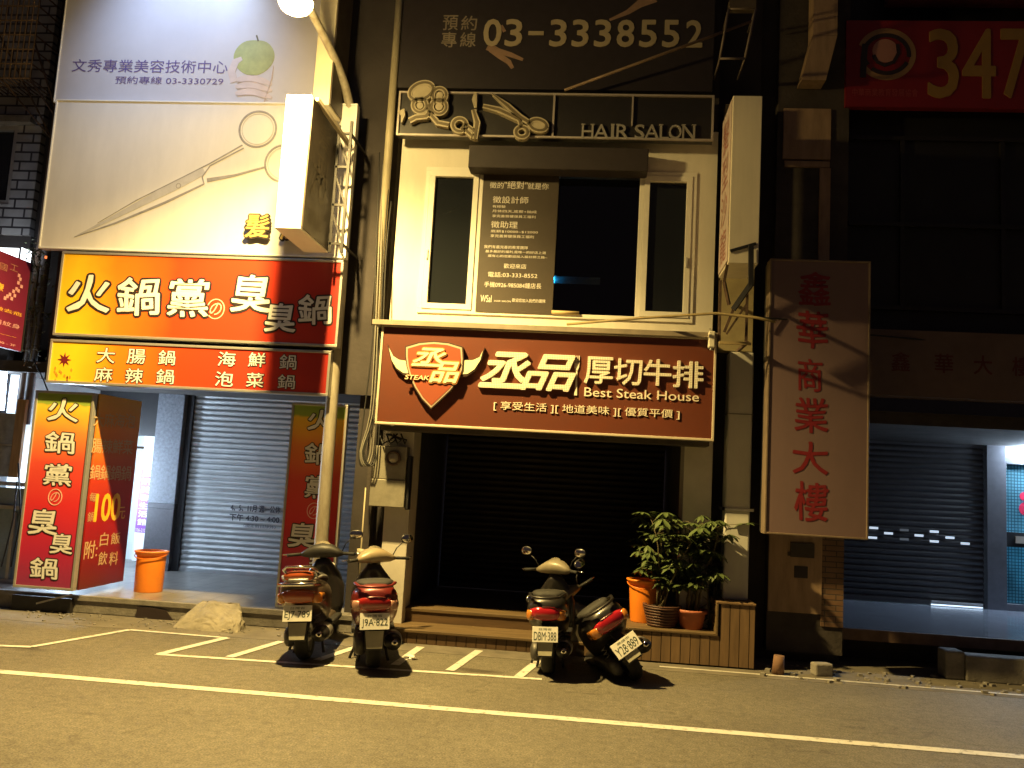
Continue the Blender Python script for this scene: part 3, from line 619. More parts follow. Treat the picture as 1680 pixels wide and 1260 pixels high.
def zr(mb, pts, w, wi=None):
    mb.strip([Z(*p) for p in pts], [q*1.0 for q in (w if isinstance(w, list) else [w]*len(pts))], Ye-.02, Ys+.03, BEI)
    mb.strip([Z(*p) for p in pts], [q*.45 for q in (w if isinstance(w, list) else [w]*len(pts))], Ye-.026, Ye-.019, OLV)
def ell(cx, cy, rx, ry, n=24, rot=0): return [(cx+rx*math.cos(t)*math.cos(rot)-ry*math.sin(t)*math.sin(rot), cy+rx*math.cos(t)*math.sin(rot)+ry*math.sin(t)*math.cos(rot)) for t in [2*math.pi*i/n for i in range(n+1)]]
m = MB()
m.prism([Z(*p) for p in ell(290, 115, 85, 52, 24, -.4)][:-1][::-1], Ye-.015, Ys+.03, BEI)
zr(m, ell(290, 115, 112, 72, 26, -.4), .06)
for cx, cy, r in ((275, 245, 62), (455, 150, 62), (450, 255, 68)): m.prism([Z(*p) for p in ell(cx, cy, r*.5, r*.5, 16)][:-1][::-1], Ye-.012, Ys+.03, BEI); zr(m, ell(cx, cy, r, r), .055)
zr(m, [(180, 385), (240, 355), (330, 345), (375, 300)], .075); zr(m, [(350, 240), (385, 340), (440, 405), (540, 425)], .07)
m.strip([Z(100, 285), Z(120, 330), Z(105, 400)], [.09, .05, .01], Ye-.01, Ys+.03, BEI)
zr(m, ell(640, 425, 62, 58), .06); zr(m, [(660, 440), (760, 530)], .06); zr(m, [(680, 410), (775, 480)], .05)
m.strip([Z(785, 120), Z(775, 190), Z(785, 265)], [.03, .06, .03], Ye-.012, Ys-.002, BEI); zr(m, [(765, 285), (800, 400), (780, 555)], [.05, .08, .06]); m.build('emblem', ss)
m = MB(); zr(m, [(940, 138), (1080, 250), (1190, 350), (1290, 410)], [.015, .07, .075, .06]); zr(m, [(855, 250), (1000, 285), (1130, 345), (1190, 380), (1205, 450)], [.05, .07, .07, .06, .05])
zr(m, ell(1360, 425, 78, 48, 26, .25), .06); zr(m, ell(1210, 490, 54, 46), .06); m.prism([Z(*p) for p in ell(1360, 425, 60, 34, 20, .25)][:-1][::-1], Ye-.014, Ys+.03, BEI); m.build('scissors_emblem', ss)
m = MB(); GRL = mat('grey_letter', (.34, .32, .29), .5, .2, var=.15)
xs = [(955, 973, 'H'), (975, 998, 'A'), (1003.2, 1006.8, 'I'), (1012, 1031, 'R'), (1042, 1057, 'S'), (1058, 1081, 'A'), (1083, 1097, 'L'), (1098, 1118, 'O'), (1120, 1140, 'N')]
for x0, x1, ch in xs:
    k = (x0-955)/185*2.5; A = P(x0, 203.5+k*.4, Ys); B = P(x1, 227+k*.4, Ys); m.glyph(ch, A.x, B.x, B.z, A.z, Ys+.028, GRL, depth=.03, bold=-.004)
    s_ = .012; wds = B.x-A.x
    stems = {'H': ((.1, 0), (.9, 0), (.1, 1), (.9, 1)), 'A': ((.06, 0), (.94, 0)), 'I': ((.5, 0), (.5, 1)), 'R': ((.12, 0), (.12, 1), (.95, 0)), 'L': ((.12, 0), (.12, 1)), 'N': ((.1, 0), (.1, 1), (.9, 1))}.get(ch, ())
    for u, top in stems: zz = A.z if top else B.z; m.box((A.x+u*wds-.024, Ys-.001, zz-.005), (A.x+u*wds+.024, Ys+.026, zz+.005), GRL)
m.build('lettering', ss)

# black phone board above
Yk = 9.66
kb = thing('phone_billboard', 'large black billboard with a beige telephone number above the salon sign', 'billboard', (-.5, Yk, 5.6))
a = P(652, 146, Yk); b = P(1183, 146, Yk); bot = P(913, 147, Yk).z
m = MB(); m.box((a.x, Yk, bot), (b.x-.1, Yk+.1, bot+2.6), mat('black_vinyl', (.024, .018, .020), .5, var=.3)); m.build('panel', kb)
m = MB(); BEL = mat('beige_letter', (.36, .30, .20), .5, var=.12); FAD = mat('faded_beige_letter', (.24, .20, .15), .55, var=.3)
for c, tl, br in (('預', (727.5, 25), (751, 50)), ('約', (757.5, 26), (782, 50)), ('專', (725, 52.5), (748.5, 78)), ('線', (756, 53), (780, 77.5))): m.g(c, tl, br, Yk, FAD, bold=.02)
for c, x0, x1 in (('0', 794.6, 821.7), ('3', 830, 856), ('3', 903, 929), ('3', 939.5, 965), ('3', 976, 1002), ('8', 1013, 1040), ('5', 1050, 1077), ('5', 1087.5, 1114), ('2', 1126, 1152)):
    k = (x0-794)/360*2.0; m.g(c, (x0, 31.5+k), (x1, 76.5+k), Yk, BEL, bold=.05, depth=.01)
m.g('-', (867, 51.5), (892, 58), Yk, BEL, depth=.01, bold=.02); m.build('lettering', kb)
m = MB(); SKN = mat('skin_print', (.30, .19, .13), .55, var=.3, scale=6); S_ = lambda *p: [XZ(x, y, Yk) for x, y in p]
m.strip(S_((800, 76), (818, 84), (838, 90), (858, 98)), [.10, .07, .06, .035], Yk-.003, Yk, SKN); m.strip(S_((806, 80), (820, 92), (835, 102), (841, 112)), [.09, .07, .06, .04], Yk-.004, Yk, SKN); m.strip(S_((822, 42), (828, 52)), .04, Yk-.003, Yk, SKN)
m.build('hand_picture', kb)
m = MB(); m.strip(S_((1000, 33), (1030, 20), (1050, 6), (1075, -4)), [.03, .06, .10, .12], Yk-.003, Yk, SKN); m.build('arm_picture', kb)
m = MB(); m.tube([P(926, 148, 9.5), P(1236, 34, 9.3)], .017, mat('old_iron_rod', (.22, .15, .10), .6, .3, var=.4)); one('brace_rod', m, 'long thin diagonal iron brace rod crossing the black phone billboard', 'rod')
# open iron frame top right
fr_ = MB(); c4 = [P(1196, 14, 9.2), P(1240, 14, 9.2), P(1222, 96, 9.2), P(1181, 96, 9.2)]
for i in range(4): fr_.tube([c4[i], c4[(i+1) % 4]], .014, mat('dull_iron', (.20, .16, .14), .6, .3, var=.3))
for i in range(4): fr_.tube([c4[i], c4[i]+Vector((.02, .6, .05))], .011, MC['dull_iron'])
fr_.box(c4[0]+Vector((0, -.02, 0)), c4[1]+Vector((0, .1, .09)), FNT)
one('iron_rack', fr_, 'empty iron sign frame beside the top of the diagonal rod', 'frame')

# ---- steak house fascia
Yt = 9.36
a = P(629, 534, Yt); b = P(1168, 721, Yt); BRN = mat('brown_sign_face', (.125, .031, .013), .42, var=.16, scale=2.5)
sk, rs = signboard('steak_sign', 'wide brown steak house fascia with horned shield and white raised characters', (627, 532), (1171, 724), Yt, .2, BRN, .026, mat('cream_aluminium_trim', (.66, .58, .44), .4, .2, var=.15))
# top rain trim
m = MB(); m.box((rs[0]-.10, Yt-.05, rs[3]+.003), (rs[1]+.0, Yt+.45, rs[3]+.035), mat('dull_trim', (.30, .25, .19), .55, .2, var=.3)); m.box((rs[0]-.10, Yt-.06, rs[3]-.01), (rs[1]+.0, Yt-.045, rs[3]+.045), MC['dull_trim']); m.build('rain_trim', sk)
m = MB(); m.box((rs[0]+.03, Yt+.122, rs[2]-.05), (rs[1]-.03, Yt+.45, rs[2]-.002), SOOT); m.build('soffit', sk)
def K(x, y, Y=Yt): return XZ(590+x/2.507, 510+y/2.507, Y)
DOT = bpy.data.materials.new('led_letter_face'); DOT.use_nodes = True
def dotmat():
    nt = DOT.node_tree; n = nt.nodes; b = n['Principled BSDF']; tc = n.new('ShaderNodeTexCoord'); mp = n.new('ShaderNodeMapping'); mp.inputs['Rotation'].default_value = (0, R(45), 0)
    nt.links.new(tc.outputs['Object'], mp.inputs[0]); ck = n.new('ShaderNodeTexChecker'); ck.inputs['Scale'].default_value = 75
    ck.inputs['Color1'].default_value = (.86, .82, .70, 1); ck.inputs['Color2'].default_value = (.52, .46, .34, 1); nt.links.new(mp.outputs[0], ck.inputs[0]); nt.links.new(ck.outputs[0], b.inputs['Base Color']); b.inputs['Roughness'].default_value = .35
dotmat()
m = MB(); RET = mat('letter_return', (.08, .05, .03), .5, var=0)
def raised(mb, c, x0, y0, x1, y1, mt, d=.04, **k):
    A = P(590+x0/2.507, 510+y0/2.507, Yt); B = P(590+x1/2.507, 510+y1/2.507, Yt); mb.glyph(c, A.x, B.x, B.z, A.z, Yt, mt, depth=d, **k)
raised(m, '丞', 497, 165, 700, 325, DOT, bold=.07, shear=.28); raised(m, '品', 668, 176, 888, 336, DOT, bold=.055, shear=.28)
for c, x0, y0, x1, y1 in (('厚', 927, 188, 1040, 305), ('切', 1048, 195, 1160, 310), ('牛', 1170, 198, 1280, 312), ('排', 1288, 205, 1412, 322)): raised(m, c, x0, y0, x1, y1, DOT, .035, bold=.035)
m.build('lettering', sk)
CRM = mat('cream_print', (.78, .70, .56), .45, var=.06)
m = MB(); raised(m, 'Best Steak House', 925, 314, 1395, 374, CRM, .012, bold=.012); m.build('small_lettering', sk); m = MB(); raised(m, '[ 享受生活 ][ 地道美味 ][ 優質平價 ]', 553, 370, 1315, 448, CRM, .012, bold=.012); m.build('small_lettering', sk)
m = MB(); c0 = K(893, 185); Fk = lambda x, y: K(x, y)
m.strip([Fk(893, 245), Fk(891, 300), Fk(888, 348)], [.014, .018, .032], Yt-.012, Yt, CRM); m.strip([Fk(894, 215), Fk(893, 232), Fk(893, 248)], [.05, .05, .014], Yt-.012, Yt, CRM)
for dx in (-9, -3, 3, 9): m.strip([Fk(895+dx, 185), Fk(894+dx, 220)], .007, Yt-.012, Yt, CRM)
m.build('fork_emblem', sk)
SHD = [(195, 152), (250, 136), (310, 131), (370, 137), (425, 154), (428, 200), (425, 245), (408, 290), (375, 330), (335, 368), (298, 402), (262, 365), (232, 318), (212, 275), (200, 230), (195, 190)]
cx, cy = 310, 250
sc_ = lambda pts, k: [K(cx+(x-cx)*k, cy+(y-cy)*k) for x, y in pts]
em = MB(); em.prism(sc_(SHD, 1.03), Yt-.06, Yt, mat('shield_edge', (.05, .03, .02), .4, var=0)); em.prism(sc_(SHD, .99), Yt-.063, Yt-.05, mat('shield_rim', (.62, .50, .36), .35, .4, var=.1)); em.prism(sc_(SHD, .93), Yt-.066, Yt-.05, mat('shield_face', (.30, .07, .03), .38, var=.12)); sh_ = em.build('shield_emblem', sk)
HL = [(122, 148), (140, 185), (165, 202), (200, 208), (204, 240), (212, 264), (185, 262), (155, 240), (135, 205)]; HR = [(512, 160), (498, 190), (470, 203), (428, 205), (424, 240), (414, 268), (445, 266), (475, 245), (500, 205)]
IV = mat('ivory_horn', (.78, .72, .48), .4, var=.12)
for Hn in (HL, HR):
    em = MB(); hx = sum(p[0] for p in Hn)/9; hy = sum(p[1] for p in Hn)/9
    em.prism([K(hx+(x-hx)*1.1, hy+(y-hy)*1.12) for x, y in Hn], Yt-.045, Yt, MC['shield_edge']); em.prism([K(hx+(x-hx)*.94, hy+(y-hy)*.9) for x, y in Hn], Yt-.05, Yt-.04, IV); em.build('horn_emblem', sk)
em = MB(); OUTL = mat('copper_outline', (.62, .26, .08), .4, .2, var=.1)
def emg(c, x0, y0, x1, y1, **k):
    A = P(590+x0/2.507, 510+y0/2.507, Yt); B = P(590+x1/2.507, 510+y1/2.507, Yt); em.glyph(c, A.x, B.x, B.z, A.z, Yt-.066, IV, depth=.012, **k)
emg('丞', 220, 150, 362, 240, bold=.05, shear=.25, outline=OUTL, obold=.06); emg('品', 292, 205, 418, 308, bold=.05, shear=.25, outline=OUTL, obold=.06); emg('STEAK', 192, 265, 292, 290, bold=.02, shear=.2, outline=OUTL, obold=.05); em.build('lettering', sh_)

# ---- pillars, steps, arcade
lx0, lx1 = P(640, 800, Yp).x-.05, P(674, 800, Yp).x; rx0, rx1 = P(1121, 800, Yp).x, P(1168, 800, Yp).x
WPIL = mat('white_pillar_paint', (.66, .62, .54), .6, var=.22, scale=2, bump=.15, bscale=30)
m = MB(); m.box((lx0, Yp+.002, 0), (lx1, Yp+.42, 2.5), WPIL); m.build('pillar', cb, bevel=.008)
m = MB(); m.box((rx0, Yp+.002, 0), (rx1, Yp+.42, 2.5), WPIL); m.build('pillar', cb, bevel=.008)
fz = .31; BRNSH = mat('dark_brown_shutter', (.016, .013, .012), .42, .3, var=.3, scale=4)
sky_ = G(800, 986, fz).y
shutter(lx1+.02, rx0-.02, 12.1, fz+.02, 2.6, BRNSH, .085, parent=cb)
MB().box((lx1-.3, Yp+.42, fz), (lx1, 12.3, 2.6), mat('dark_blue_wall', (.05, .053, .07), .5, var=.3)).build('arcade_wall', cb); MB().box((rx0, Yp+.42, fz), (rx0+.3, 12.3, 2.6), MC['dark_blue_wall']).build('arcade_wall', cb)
m = MB(); m.box((lx0, 10.35, .006), (wx1+.1, 12.6, fz), mat('dark_arcade_tiles', (.10, .10, .12), .4, var=.3)); m.build('arcade_floor', kind='structure')
def planks(name, c1, c2, gapc, w, axis='X'):
    return tiles(name, c1, c2, gapc, w, 50, .006, .55, axis+'Z', .8, 0)
WD = mat('brown_timber', (.13, .075, .035), .6, var=.45, scale=3, stretch=(.6, 5, 5)); WD2 = mat('worn_timber_tread', (.165, .108, .050), .6, var=.5, scale=3, stretch=(.6, 6, 6))
WDV = mat('vertical_timber', (.21, .130, .065), .6, var=.4, scale=3, stretch=(5, 5, .5)); WGAP = mat('timber_gap', (.02, .012, .008), .9, var=0)
stx1 = P(905, 1050, 9.5).x+.35
ws = thing('wooden_steps', 'two worn brown timber steps climbing to the dark steak house arcade', 'steps', (-.9, 9.5, 0))
m = MB(); m.box((lx0+.1, 9.53, 0), (stx1, 10.0, .118), WGAP); x = lx0+.1
while x < stx1-.02: m.box((x+.004, 9.512, .004), (min(x+.105, stx1), 9.532, .118), WD); x += .11
m.build('lower_riser', ws)
m = MB(); m.box((lx0+.08, 9.49, .119), (stx1, 9.74, .155), WD2); m.box((lx0+.08, 9.746, .119), (stx1, 10.02, .155), WD2); m.build('tread', ws, bevel=.008)
m = MB(); m.box((lx0+.1, 10.0, .157), (stx1+.3, 10.03, .268), WD); m.build('upper_riser', ws)
m = MB(); m.box((lx0+.1, 9.985, .27), (stx1+.3, 10.19, fz+.004), WD2); m.box((lx0+.1, 10.195, .27), (stx1+.3, 10.4, fz+.004), WD2); m.build('tread', ws, bevel=.008)
# timber clad plinth with the plants
px0 = stx1+.003; pxm = P(1178, 1040, 9.5).x; px1 = P(1237, 1050, 9.5).x; pzl = P(1090, 1037, 9.5).z; pzh = P(1207, 992, 9.5).z
pb = thing('timber_plinth', 'low timber clad plinth with vertical boards carrying the potted plants', 'planter', ((px0+px1)/2, 9.5, 0))
m = MB(); x = px0
while x < px1-.02:
    xe = min(x+.098, px1); top = pzh if x > pxm-.05 else pzl; m.box((x+.004, 9.48+random.uniform(-.002, .002), .02), (xe, 9.5, top), WDV); x += .102
m.build('cladding', pb)
m = MB(); m.box((px0, 9.502, 0), (px1, 10.1, pzl-.02), WGAP); m.box((pxm, 9.502, pzl-.02), (px1, 9.9, pzh-.02), WGAP); m.build('core', pb)
m = MB(); m.box((px0-.01, 9.465, pzl), (pxm-.004, 10.1, pzl+.028), WD2); m.box((pxm-.03, 9.465, pzh), (px1+.01, 9.95, pzh+.025), WDV); m.box((pxm-.03, 9.465, pzl+.03), (pxm-.004, 9.95, pzh-.001), WD2); m.build('ledge', pb, bevel=.006)
# white downpipe duct
dx0, dx1 = P(1190, 800, Yp-.1).x, P(1231, 800, Yp-.1).x
dpipe = thing('downpipe', 'square white downpipe rising from the timber plinth beside the right pillar', 'pipe', (dx0, Yp, pzh))
zt_ = P(1215, 578, Yp-.1).z
m = MB(); m.box((dx0, Yp-.13, pzh+.026), (dx1, Yp+.1, zt_), mat('pale_pipe_paint', (.56, .55, .50), .5, var=.2, scale=3, stretch=(1, 1, .4))); m.build('duct', dpipe, bevel=.02, seg=3)
m = MB(); zz = P(1210, 838, Yp-.1).z; m.box((dx0-.035, Yp-.145, zz), (dx1+.035, Yp-.131, zz+.03), STEEL); m.box((dx0-.035, Yp-.145, zz), (dx0-.004, Yp+.1, zz+.03), STEEL); m.build('clamp', dpipe)
m = MB(); zz = P(1205, 680, Yp-.1).z; m.box((dx0-.006, Yp-.136, zz), (dx1+.006, Yp+.1, zz+.01), GCABLE); m.build('joint', dpipe)
# white projecting sign on the right with its iron bracket
wx = P(1203, 160, 8.95).x; wxr = P(1251, 160, 8.95).x; wzt = P(1225, 157, 8.95).z; wzb = P(1220, 432, 8.95).z
wp = thing('projecting_sign', 'tall cream white projecting sign box on rusty brackets right of the salon', 'sign', (wx, 8.95, wzb))
m = MB(); m.box((wx, 8.95, wzb), (wxr, 9.62, wzt), mat('cream_sign_box', (.82, .75, .60), .5, var=.14, scale=2, stretch=(3, 3, .4))); m.build('box', wp, bevel=.006)
m = MB(); m.box((wx-.012, 8.98, wzb+.03), (wx-.001, 9.60, wzt-.03), mat('washed_print', (.60, .50, .46), .5, var=.3, scale=3)); fr3 = lambda u, w_, o_: (wx-.012-o_, 18.58-u, w_)
for i, c in enumerate('髮型沙龍'): m.glyph(c, 9.08, 9.5, wzt-.5-i*.42, wzt-.14-i*.42, 0, mat('faded_red_letter', (.34, .12, .10), .5, var=.2), frame=fr3, depth=.003)
m.build('side_panel', wp)
m = MB()
def bk(a, b, w=.035, mt=None): m.bar(P(*a), P(*b), w, mt or RUST)
bk((1232, 402, 8.9), (1232, 470, 8.9), .05, DKMET); bk((1232, 466, 8.9), (1203, 508, 8.95), .05, DKMET); bk((1198, 410, 9.0), (1188, 462, 9.1), .03); bk((1188, 462, 9.1), (1196, 500, 9.2), .03)
bk((1182, 460, 9.3), (1180, 560, 9.3), .028); bk((1226, 470, 9.3), (1224, 562, 9.3), .028); bk((1180, 562, 9.2), (1232, 564, 9.2), .03, mat('cream_rusty_angle', (.50, .38, .18), .6, .1, var=.5)); bk((1203, 508, 9.2), (1188, 545, 9.25), .03); bk((1224, 500, 9.3), (1192, 548, 9.3), .022)
bk((1198, 412, 8.95), (1240, 400, 8.95), .03, DKMET); m.bar(P(1232, 470, 8.9), Vector((P(1232, 470, 8.9).x, Yp, P(1232, 470, 8.9).z)), .03, DKMET); m.bar(P(1226, 562, 9.2), Vector((P(1226, 562, 9.2).x, Yp, P(1226, 562, 9.2).z)), .03, RUST); m.build('bracket', wp)
backx0, backx1 = P(1178, 500, Yp+.02).x, P(1236, 500, Yp+.02).x
m = MB(); m.box((backx0+.02, Yp+.02, P(1200, 575, Yp).z), (backx1, Yp+.2, P(1200, 170, Yp).z), mat('yellowed_pier', (.46, .38, .20), .7, var=.35, scale=3)); m.build('pier', cb)
m = MB(); c = P(1167, 558, Yt-.06); m.box((c.x-.035, c.y-.06, c.z-.09), (c.x+.035, c.y+.02, c.z+.09), mat('white_lamp_case', (.72, .68, .55), .45, var=.08)); sl2 = thing('security_light', 'small white box lamp hanging at the top right corner of the brown fascia', 'light', tuple(c)); m.build('case', sl2, bevel=.012)
m = MB(); m.tube([c+Vector((0, -.02, -.09)), c+Vector((0, -.02, -.115))], .02, ALU); m.tube([c+Vector((0, -.01, .09)), c+Vector((.01, .2, .16))], .008, GCABLE); m.build('sensor', sl2)
m = MB(); pts = [P(930, 532, 9.5), P(1050, 522, 9.3), P(1175, 514, 9.0), P(1240, 521, 8.9), P(1272, 528, 8.8)]
m.tube(pts, .015, mat('weathered_bamboo', (.26, .20, .09), .6, var=.4)); one('bamboo_pole', m, 'thin bent bamboo pole lying from the fascia top to the rusty bracket', 'pole')
m = MB(); m.tube([P(1175, 514, 9.3), P(1230, 520, 9.2), P(1290, 524, 9.3), P(1380, 545, 9.9), P(1500, 556, 10.1), P(1700, 580, 10.2)], .010, CABLE); one('power_cable', m, 'black cable sagging from the rusty bracket across the right hand building', 'cable')

# electric meter on the left pillar
mx0, mx1 = P(611, 780, Yp-.16).x, P(665, 780, Yp-.16).x; mz1 = P(640, 732, Yp-.16).z; mz0 = P(640, 832, Yp-.16).z; mzm = P(640, 787, Yp-.16).z
em_ = thing('meter_box', 'two part grey electricity meter box with round glass dial on the left pillar', 'meter', (mx0, Yp-.16, mz0))
GBOX = mat('grey_meter_steel', (.33, .31, .25), .55, .3, var=.35, scale=6)
m = MB(); m.box((mx0, Yp-.16, mzm+.004), (mx1, Yp, mz1), GBOX); m.build('upper_case', em_, bevel=.008)
m = MB(); m.box((mx0-.015, Yp-.175, mz0), (mx1+.01, Yp, mzm), GBOX); m.box((mx1+.012, Yp-.14, mz0-.02), (mx1+.05, Yp+.001, mz1-.1), DKMET); m.build('lower_case', em_, bevel=.008)
c = P(646, 752, Yp-.17); ay = Matrix(((1, 0, 0), (0, 0, -1), (0, 1, 0)))
m = MB(); m.lathe([(.085, .0), (.088, .03), (.062, .04), (.06, .015)], c, mat('brown_ring', (.10, .06, .04), .4), 26, ay); m.build('dial_ring', em_)
m = MB(); m.lathe([(.06, .02), (.04, .035), (0, .04)], c, mat('meter_glass', (.42, .38, .28), .1, var=.2, coat=1), 22, ay); m.build('dial', em_)
# pipes and hanging cables between the two shops
Ypp = 9.9
def vpipe(px, y0, y1, r, Y=9.72):
    a = P(px, (y0+y1)/2, Y); return MB().tube([(a.x, Y, P(px, y1, Y).z), (a.x, Y, P(px, y0, Y).z)], r, PIPE, 12)
m = vpipe(638, -60, 535, .05); one('drain_pipe', m, 'tall yellowed drain pipe up the left edge of the cream salon wall', 'pipe')
m = vpipe(597, 800, 1010, .045, 9.95); m.tube([P(594, 900, 9.95), P(594, 915, 9.95)], .06, PIPE, 12); one('drain_pipe', m, 'short yellowed drain pipe beside the meter box, behind the scooters', 'pipe')
m = MB()
for k in range(5):
    x0 = 605+k*4; p = [P(x0+18+random.uniform(-4, 4), 250+k*20, 9.7), P(x0+12, 420, 9.65), P(x0+6, 560, 9.6), P(x0-2+random.uniform(-6, 6), 680, 9.6), P(x0-16-k*2, 740, 9.55), P(x0-12, 765, 9.55), P(x0-2, 745, 9.6), P(x0+2, 690, 9.62), P(x0+6, 640, 9.7)]
    sm = []
    for i in range(len(p)-1):
        for t in (0, .33, .66):
            p0, p1, p2, p3 = p[max(i-1, 0)], p[i], p[i+1], p[min(i+2, len(p)-1)]
            sm.append(.5*((2*p1)+(p2-p0)*t+(2*p0-5*p1+4*p2-p3)*t*t+(3*p1-p0-3*p2+p3)*t**3))
    m.tube(sm, .008, random.choice((CABLE, GCABLE, GCABLE)), 6)
for k in range(4): m.tube([P(622+k*12, 712, 9.7), P(628+k*12, 728, 9.62), P(640+k*9, 722, 9.6), P(652-k*6, 712, 9.7)], .010, CABLE, 6)
one('cable_bundle', m, 'loose tangle of grey and black cables hanging between the two shops', 'cables')
m = MB(); m.box((HPX1+.004, 10.05, 0), (lx0-.002, 10.3, 11), DARKW); m.box((HPX1+.02, 9.9, 0), (HPX1+.1, 10.05, 11), SOOT); one('party_wall', m, 'dark narrow strip of wall between the hot pot shop and the salon', 'wall')
m = MB(); m.box((wx1+.004, 10.1, 0), (P(1241, 600, 10.05).x-.02, 10.3, 11), DARKW); one('party_wall', m, 'dark narrow strip of wall behind the square white downpipe', 'wall')

# ================================================================== RIGHT BUILDING
rb = thing('commercial_building', 'dark multi storey commercial building on the right with a tiled pillar', 'building', (3.4, 10, 0))
Yd = 10.05; RX0 = P(1241, 600, Yd).x
PT = tiles('brown_pillar_tiles', (.22, .125, .075), (.19, .11, .065), (.07, .05, .04), .24, .06, .006, .4, 'XZ', .5)
m = MB(); m.box((RX0, Yd+.15, 0), (P(1384, 950, Yd).x, Yd+.9, 11), DARKW); px0_, px1_ = P(1259, 950, Yd).x, P(1383, 950, Yd).x
m.box((px0_, Yd, .12), (px1_, Yd+.15, 11), SOOT); m.build('pillar', rb)
m = MB(); BG = mat('beige_stone_cladding', (.40, .27, .17), .6, var=.35, scale=4, stretch=(3, 3, .6))
a = P(1262, 888, Yd-.02); b = P(1347, 1008, Yd-.02); m.box((a.x, Yd-.03, b.z), (b.x, Yd-.001, a.z+.5), BG)
m.build('cladding', rb); m = MB(); a = P(1286, 178, Yd-.02); b = P(1362, 262, Yd-.02); m.box((a.x, Yd-.03, b.z), (b.x, Yd-.001, a.z), BG)
m.build('cladding', rb); m = MB(); a = P(1287, 264, Yd-.02); b = P(1361, 275, Yd-.02); m.box((a.x, Yd-.03, b.z), (b.x, Yd-.001, a.z), BG)
m.build('cladding', rb); m = MB(); a = P(1345, 276, Yd-.02); b = P(1360, 440, Yd-.02); m.box((a.x, Yd-.03, b.z), (b.x, Yd-.001, a.z), BG)
m.build('cladding', rb); m = MB(); a = P(1348, 890, Yd-.02); b = P(1383, 1030, Yd-.02); m.box((a.x+.004, Yd-.02, b.z), (b.x, Yd-.001, a.z+.4), PT); m.build('cladding', rb)
m = MB(); a = P(1334, -60, Yd-.2); b = P(1372, 62, Yd-.2); x0, x1 = a.x, P(1372, 20, Yd-.2).x; zm = b.z
m.box((x0, Yd-.26, zm), (x1, Yd-.03, zm+2), BG); A = P(1313, 135, Yd-.2); dxo = A.x-x0
m.hexa([(x0+dxo, Yd-.26, A.z), (x1+dxo, Yd-.26, A.z), (x1+dxo, Yd-.03, A.z), (x0+dxo, Yd-.03, A.z)], [(x0, Yd-.26, zm-.004), (x1, Yd-.26, zm-.004), (x1, Yd-.03, zm-.004), (x0, Yd-.03, zm-.004)], BG); m.build('duct', rb)
# boxed stub + little hole on the pillar
m = MB(); a = P(1298, 890, Yd-.06); b = P(1336, 916, Yd-.06); m.box((a.x, Yd-.06, b.z), (b.x, Yd-.031, a.z), SOOT); m.box((a.x-.03, Yd-.055, b.z+.01), (a.x-.002, Yd-.031, b.z+.05), SOOT); a = P(1303, 928, Yd-.034); b = P(1325, 949, Yd-.034); m.box((a.x, Yd-.036, b.z), (b.x, Yd-.031, a.z), LETK); m.build('vent_cover', rb)
pxr0 = P(1384, 700, Yd).x
RBX1 = 14
bz0, bz1 = P(1600, 655, 10.1).z, P(1600, 546, 10.1).z
m = MB(); m.box((pxr0+.002, 10.1, bz0), (RBX1, 10.35, bz1), mat('faded_fascia', (.17, .115, .095), .6, var=.3, scale=2)); fasc = m.build('fascia', rb)
m = MB(); MRN = mat('faded_maroon_letter', (.12, .03, .025), .6, var=.3)
for c, x in (('鑫', 1462), ('華', 1533), ('大', 1597), ('樓', 1660)): m.g(c, (x, 577+(x-1462)*.04), (x+31, 610+(x-1462)*.04), 10.1, MRN, bold=.03)
m.build('lettering', fasc)
m = MB(); m.box((pxr0+.002, 10.35, bz1-.02), (RBX1, 10.6, 11), mat('black_tile_wall', (.016, .015, .017), .5, var=.4, scale=2)); m.box((pxr0+.002, 10.352, 2.75), (RBX1, 14.6, 2.9), SOOT); m.box((pxr0, 14.6, 0), (RBX1, 14.8, 11), WHITE); m.build('wall', rb)
m = MB()
for k in range(4): z0 = 4.2+k*1.6
for k in range(5): x = pxr0+.7+k*1.15; m.box((x, 10.30, bz1+.3), (x+.05, 10.349, 6.2), BLACK)
for z in (bz1+.28, bz1+1.3, 6.2): m.box((pxr0+.1, 10.29, z), (RBX1, 10.345, z+.05), BLACK)
m.build('window', rb)
flz = P(1384, 1030, 10.3).z
m = MB(); m.box((pxr0-.35, 10.3, flz-.1), (RBX1, 14.6, flz), mat('polished_arcade_tiles', (.22, .24, .29), .16, var=.25, scale=3)); m.box((pxr0-.35, 10.26, flz-.12), (RBX1, 10.3, flz+.004), mat('worn_slab_edge', (.16, .10, .075), .7, var=.4)); m.build('arcade_floor', kind='structure')
m = MB(); m.box((RX0-.12, 10.7, 0), (RBX1, 10.75, flz-.12), SOOT); m.build('foundation_wall', rb)
sY = G(1500, 991, flz).y
sx1 = P(1613, 850, sY).x; lz = P(1600, 709, sY).z; zt1 = P(1660, 762, sY).z; tz = P(1668, 738, sY-.2).z
shr = shutter(pxr0-.2, sx1, sY, flz+.02, lz, mat('brown_grey_shutter', (.10, .095, .10), .36, .4, var=.25, scale=3), .085, parent=rb)
m = MB(); LIT = mat('lit_slot', (.7, .85, 1), .4, var=0, emit=.75, ecol=(.72, .85, 1)); LITD = mat('dim_lit_slot', (.4, .4, .4), .4, var=0, emit=.06, ecol=(.72, .85, 1))  # slots glow by emission in place of light from behind the shutter
for x, y, l in ((710, 465, 1), (705, 510, 1), (778, 490, 1), (850, 475, 0), (850, 517, 0), (918, 500, 1), (988, 482, 1), (988, 527, 1), (1060, 510, 1), (1130, 537, 1)):
    c = P(1180+x/2.8, 700+y/2.8, sY-.024); m.box((c.x-.062, sY-.0245, c.z-.016), (c.x+.062, sY-.019, c.z+.016), LIT if l else LITD)
m.build('letter_slot', shr)
